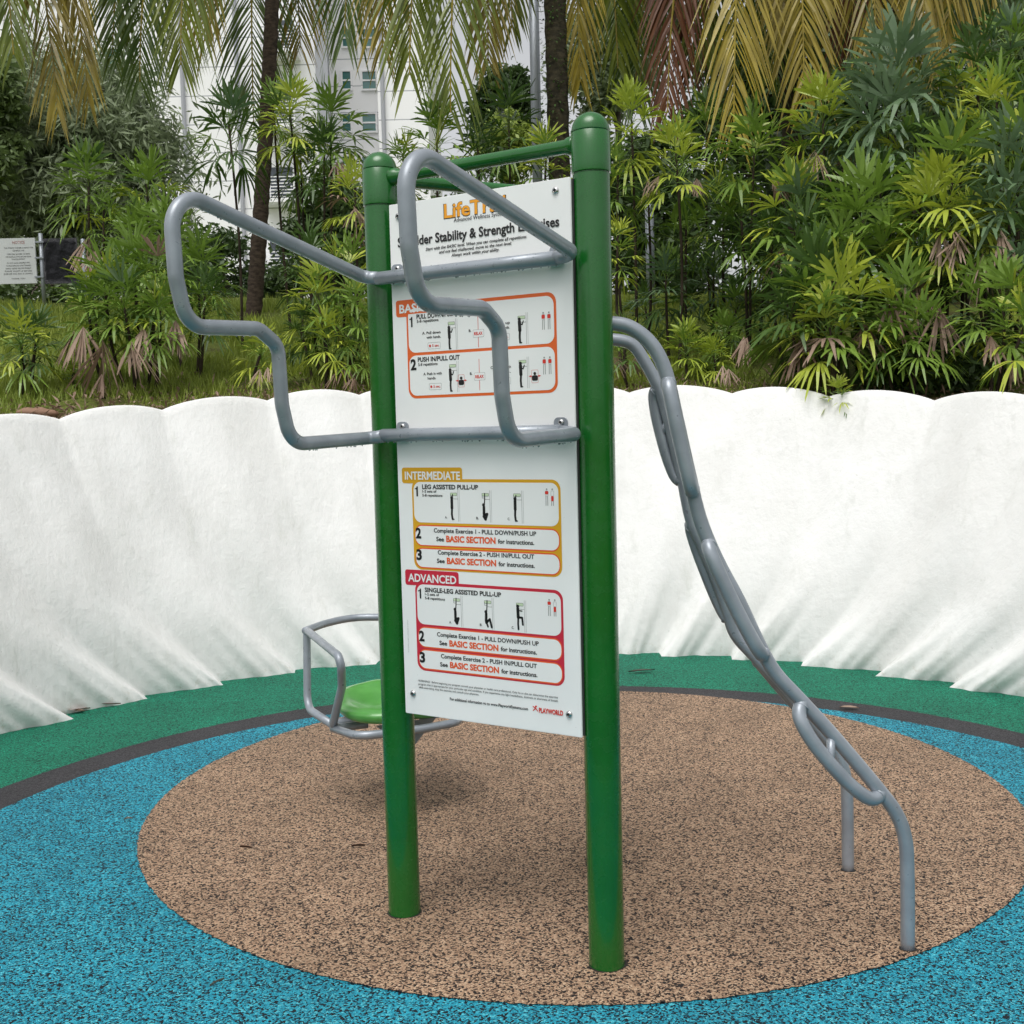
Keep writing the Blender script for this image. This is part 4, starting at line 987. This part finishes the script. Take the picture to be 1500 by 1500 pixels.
dry_leaf(1244, 1037, .10, .05, -.3, 'pinkish brown leaf on the grey band beyond the ladder')
dry_leaf(97, 1040, .26, .07, -.1, 'brown palm leaf sheath caught at the foot of the wall, left', n=2)
dry_leaf(140, 1033, .28, .02, .1, 'thin dry stalk beside the brown sheath at the foot of the wall')
dry_leaf(188, 1200, .03, .015, .3, 'small tan leaf on the blue floor left of the brown circle')
dry_leaf(318, 1440, .05, .005, .9, 'tiny pale twig on the blue floor, lower left', m=L_dead)
dry_leaf(525, 1240, .05, .004, .1, 'thin dark twig on the brown circle left of the left post', L_dark)
dry_leaf(360, 1242, .05, .004, -.3, 'thin dark twig on the brown circle near its left edge', L_dark)
# coconut husk on the wall top at the left
bm = bmesh.new(); bmesh.ops.create_uvsphere(bm, u_segments=24, v_segments=14, radius=1)
for v in bm.verts: v.co = Vector((v.co.x*.13, v.co.y*.06, v.co.z*.035*(1+.15*math.sin(9*v.co.x)))) 
p = at(55, 605, 7.25); o = mesh_obj('palm_husk', bm, mat('husk', (.24, .14, .09, 1), .8)); o.location = (p.x, p.y, p.z); o.rotation_euler = (0, .06, .3)
tag(o, 'dry brown palm husk lying on the wall top at the far left', 'husk')

# ------------------------------------------------------------------ signs, lamps, far equipment
M_alu = mat('galvanised', srgb(150, 156, 162), .45, .5); M_sign = mat('sign_white', srgb(200, 204, 204), .5); M_blk = mat('black_sheet', srgb(34, 35, 42), .55)
t = NT(M_blk); t.bump(t.noise(9, 3).outputs[0], 1, .03)
SY = 13.0
def sgn_root(name, label, cat, px): 
    x = at(px, 500, SY).x; r = empty(name, (x, SY, hill(x, SY))); tag(r, label, cat); return r
def wq(root, bm): 
    for v in bm.verts: v.co -= Vector(root.location)
nb = sgn_root('notice_board', 'pale grey notice board with red heading on a metal post, left edge', 'sign', 58)
bm = bmesh.new(); a = at(-14, 350, SY); b = at(55, 415, SY); box(bm, ((a.x+b.x)/2, SY, (a.z+b.z)/2), (b.x-a.x, .02, a.z-b.z)); wq(nb, bm); brd = mesh_obj('board', bm, M_sign, nb, smooth=False)
for px_ in (59, -18):
    bm = bmesh.new(); q = at(px_, 342, SY); tube(bm, [(q.x, SY, hill(q.x, SY)-.1), (q.x, SY, q.z)], .022, 14)
    wq(nb, bm); mesh_obj('post', bm, M_alu, nb)
for py_ in (355, 378, 406):
    bm = bmesh.new(); q = at(59, py_, SY); box(bm, (q.x, SY-.02, q.z), (.10, .03, .018)); wq(nb, bm); mesh_obj('clamp', bm, M_alu, nb, smooth=False)
def flat_text(root, s, px, py, wpx, cap, m, Y, name='lettering', b=.02):
    cu = bpy.data.curves.new('t', 'FONT'); cu.body = s; cu.size = 1; cu.offset = b; cu.resolution_u = 2; cu.align_x = 'CENTER'
    ob = bpy.data.objects.new('t', cu); COL.objects.link(ob); dg = bpy.context.evaluated_depsgraph_get(); me = bpy.data.meshes.new_from_object(ob.evaluated_get(dg)); bpy.data.objects.remove(ob)
    xs = [q.co.x for q in me.vertices]; k = wpx*Y/F_PX/(max(xs)-min(xs)); c = at(px, py, Y)
    for v in me.vertices: v.co = Vector((c.x+v.co.x*k, Y, c.z+v.co.y*cap/.7)) - Vector(root.location)
    me.materials.append(m); o = bpy.data.objects.new(name, me); COL.objects.link(o); o.parent = brd; return o
flat_text(nb, 'NOTICE', 27, 357, 18, .032, ink('faded_red', (176, 140, 138)), SY-.0125)
lines = [('THIS FITNESS CORNER IS MEANT FOR', 364, 42), ('GENERAL USE', 368, 17), ('USERS ARE ADVISED TO READ', 373, 33), ('THE INSTRUCTIONS BEFORE USING', 377, 37), ('THE EQUIPMENT', 380.5, 20), ('DO NOT LEAVE CHILDREN AND', 386, 33), ('YOUNG PERSONS UNATTENDED', 390, 36), ('WHILE USING THE EQUIPMENT', 394, 37), ('PLEASE WARM UP BEFORE', 398, 39), ('EXERCISE AND REST IF UNWELL', 402, 42), ('THANK YOU', 409, 20)]
for s, py_, w_ in lines: flat_text(nb, s, 27, py_, w_, .015, I_black, SY-.0125, b=.0)
bb = sgn_root('black_panel_sign', 'sign covered with creased black sheet, right of the notice board', 'sign', 118)
bm = bmesh.new(); a = at(63, 350, SY); b = at(117, 415, SY); NXX = 14
g = [[bm.verts.new((a.x+(b.x-a.x)*i/NXX, SY-.02+.006*math.sin(i*1.3+j*.7), a.z+(b.z-a.z)*j/10)) for j in range(11)] for i in range(NXX+1)]
for i in range(NXX):
    for j in range(10): bm.faces.new((g[i][j], g[i+1][j], g[i+1][j+1], g[i][j+1]))
gg = bmesh.ops.solidify(bm, geom=list(bm.faces), thickness=.015); wq(bb, bm); mesh_obj('covered_board', bm, M_blk, bb)
bm = bmesh.new(); q = at(121, 350, SY); tube(bm, [(q.x, SY, hill(q.x, SY)-.1), (q.x, SY, q.z)], .022, 14); wq(bb, bm); mesh_obj('post', bm, M_alu, bb)
def pole(name, label, cat, px, pyb, pxt, pyt, Y, r, cap=None):
    a, b = at(px, pyb, Y), at(pxt, pyt, Y); gz = hill(a.x, Y); root = empty(name, (a.x, Y, gz)); tag(root, label, cat)
    sl = (b.x-a.x)/(b.z-a.z); bm = bmesh.new(); tube(bm, [(a.x-sl*(a.z-gz), Y, gz-.1), (b.x, Y, b.z)], r, 16); wq(root, bm); mesh_obj('pole', bm, M_alu, root)
    if cap:
        bm = bmesh.new(); lathe(bm, [(0, .03), (r*2, .02), (cap, .012), (cap, 0), (cap*.6, -.02), (r*1.2, -.06), (r, -.07)], b.x, Y, 28, b.z+.05); wq(root, bm); mesh_obj('lamp_head', bm, M_alu, root)
    return root
pole('lamp_pole', 'tall grey lamp pole between the two green posts, running out of the picture', 'pole', 786, 200, 779, -120, 12.0, .052)
pole('street_lamp', 'slim pale lamp post with flat round head beside the coconut trunk', 'lamp post', 322, 470, 322, 350, 20, .045, .22)
pole('metal_pole', 'grey pole half hidden by fan palms right of the tall green post', 'pole', 954, 470, 951, 300, 13, .05)
# far outdoor gym part
eq = empty('far_fitness_machine', at(25, 470, 15)); tag(eq, 'pink-beige handles of another exercise machine, far left below the notice board', 'exercise machine')
M_pink = mat('beige_paint', srgb(200, 170, 160), .5)
for nm, pts in (('handle', [(27, 480), (33, 452), (40, 449)]), ('handle', [(27, 449), (38, 449)]), ('grip', [(8, 470), (19, 470)])):
    bm = bmesh.new(); P_ = [at(x, y, 15) for x, y in pts]; tube(bm, P_, .022, 10); wq(eq, bm); mesh_obj(nm, bm, M_pink, eq)
bm = bmesh.new(); q = at(28, 478, 15); tube(bm, [q, Vector((q.x, 15, hill(q.x, 15)-.1))], .03, 10); wq(eq, bm); mesh_obj('base_post', bm, M_pink, eq)

# ------------------------------------------------------------------ apartment tower
M_fac = mat('facade_white', srgb(226, 226, 230), .7); t = NT(M_fac); tc = t.n('ShaderNodeTexCoord')
sxyz = t.n('ShaderNodeSeparateXYZ'); t.l(tc.outputs['Object'], sxyz.inputs[0])
def groove(sock, period, wd):
    a = t.n('ShaderNodeMath', operation='MODULO'); t.l(sock, a.inputs[0]); a.inputs[1].default_value = period
    b = t.n('ShaderNodeMath', operation='LESS_THAN'); t.l(a.outputs[0], b.inputs[0]); b.inputs[1].default_value = wd; return b
gz_ = groove(sxyz.outputs[2], 1.5, .055)
nz = t.noise(.12, 5); r_ = t.ramp(nz.outputs[0], [(.3, srgb(246, 246, 249)), (.7, srgb(252, 252, 253))])
c = t.mix(gz_.outputs[0], r_.outputs[0], srgb(176, 178, 184)); t.l(c, t.b.inputs['Base Color'])
M_glass = mat('teal_glass', srgb(70, 120, 116), .12, 0, .8); M_grey = mat('facade_grey', srgb(168, 170, 178), .7)
bY = 62.0
tw = empty('apartment_tower', (at(400, 300, bY).x, bY, 3)); tag(tw, 'tall white apartment tower with teal windows behind the palms, upper left', 'building')
def bx_px(bm, x0, x1, Y, z0, z1, dep):
    xa, xb = at(x0, 100, Y).x, at(x1, 100, Y).x; box(bm, ((xa+xb)/2, Y+dep/2, (z0+z1)/2), (xb-xa, dep, z1-z0))
def tadd(name, fn, m, parent=None):
    bm = bmesh.new(); fn(bm); wq(tw, bm); return mesh_obj(name, bm, m, parent or tw, smooth=False)
w1 = tadd('wall', lambda b: bx_px(b, 240, 465, bY, 0, 44, 14), M_fac)
w2 = tadd('wall', lambda b: bx_px(b, -260, 240, bY+5, 0, 44, 12), M_fac)
w3 = tadd('wall', lambda b: bx_px(b, 465, 552, bY+4, 0, 44, 12), M_fac)
w4 = tadd('wall', lambda b: bx_px(b, 552, 625, bY, 0, 44, 12), M_fac)
tadd('corner_fin', lambda b: bx_px(b, 462, 480, bY-.6, 0, 44, .58), M_grey)
for px_ in (272, 352, 563):
    def f_(b, px_=px_):
        x = at(px_, 200, bY).x; tube(b, [(x, bY-.15, 0), (x, bY-.15, 44)], .11, 10)
    tadd('drainpipe', f_, M_grey)
def window(px, py, Y, wm, hm, wall_):
    c = at(px, py, Y)
    f = tadd('window', lambda b: (box(b, (c.x, Y-.05, c.z+hm/2+.05), (wm+.2, .14, .1)), box(b, (c.x, Y-.05, c.z-hm/2-.05), (wm+.2, .14, .1)), box(b, (c.x-wm/2-.05, Y-.05, c.z), (.1, .14, hm)), box(b, (c.x+wm/2+.05, Y-.05, c.z), (.1, .14, hm)), box(b, (c.x, Y-.05, c.z), (wm, .08, .09))), M_fac)
    g_ = tadd('pane', lambda b: box(b, (c.x, Y-.02, c.z), (wm, .05, hm)), M_glass); g_.parent = f
for px_, Y_ in ((162, bY+5), (20, bY+5), (-60, bY+5), (90, bY+5)):
    for j in range(-1, 4): window(px_, 85+j*96, Y_, .75 if px_ == 162 else 1.2, 1.0, w2)
for px_, wm in ((541, .75), (508, .45)):
    for j in range(-1, 5): window(px_, 118+j*62, bY+4, wm, .95, w3)
M_open = mat('dark_opening', srgb(70, 76, 84), .3)
for k in (-2, -1, 0, 1):
    c = at(405, 270+k*110, bY-1.5)
    bl = tadd('balcony', lambda b: (box(b, (c.x, bY-.75, c.z-.8), (1.9, 1.5, .2)), box(b, (c.x-.92, bY-.75, c.z-.1), (.06, 1.45, 1.2)), box(b, (c.x+.92, bY-.75, c.z-.1), (.06, 1.45, 1.2))) + tuple(box(b, (c.x, bY-1.47, c.z-.62+j*.17), (1.8, .05, .05)) for j in range(7)), M_fac)
    dd = tadd('balcony_door', lambda b: box(b, (c.x, bY-.03, c.z+.25), (1.2, .08, 1.9)), M_open)

# a low pale building glimpsed through the canes on the right
lb = empty('low_building', (at(1010, 450, 45).x, 45, 3)); tag(lb, 'pale low building glimpsed through the canes right of the tall post', 'building')
bm = bmesh.new(); q = at(1010, 450, 45); box(bm, (q.x+2, 48, 3.6), (16, 6, 5.2)); wq(lb, bm); mesh_obj('wall', bm, M_fac, lb, smooth=False)
bm = bmesh.new(); box(bm, (q.x+2, 48, 6.4), (17, 7, .4)); wq(lb, bm); mesh_obj('roof', bm, M_grey, lb, smooth=False)

# ------------------------------------------------------------------ light
SUN_EL, SUN_AZ = R(66), R(200)
wd = bpy.data.worlds.new('World'); scene.world = wd; wd.use_nodes = True; nt = wd.node_tree
sky = nt.nodes.new('ShaderNodeTexSky'); sky.sky_type = 'NISHITA'; sky.sun_disc = False; sky.sun_elevation = SUN_EL; sky.sun_rotation = SUN_AZ; sky.dust_density = 4; sky.air_density = 1; sky.ozone_density = 1
hs = nt.nodes.new('ShaderNodeHueSaturation'); hs.inputs['Saturation'].default_value = .12; nt.links.new(sky.outputs[0], hs.inputs['Color'])
bg = nt.nodes['Background']; nt.links.new(hs.outputs[0], bg.inputs[0]); bg.inputs[1].default_value = .15
sl = bpy.data.lights.new('sun', 'SUN'); sl.energy = 1.1; sl.angle = R(40); sl.color = (1, .975, .94); so = bpy.data.objects.new('sun', sl); COL.objects.link(so)
sd = Vector((math.sin(SUN_AZ)*math.cos(SUN_EL), math.cos(SUN_AZ)*math.cos(SUN_EL), math.sin(SUN_EL)))
so.rotation_euler = sd.to_track_quat('Z', 'Y').to_euler()
scene.view_settings.view_transform = 'Standard'; scene.view_settings.look = 'None'; scene.view_settings.exposure = 0.25; scene.view_settings.gamma = 1
scene.render.engine = 'CYCLES'; scene.cycles.max_bounces = 6; scene.cycles.diffuse_bounces = 3; scene.cycles.glossy_bounces = 3; scene.cycles.transmission_bounces = 3; scene.render.resolution_x = 1024; scene.render.resolution_y = 1024
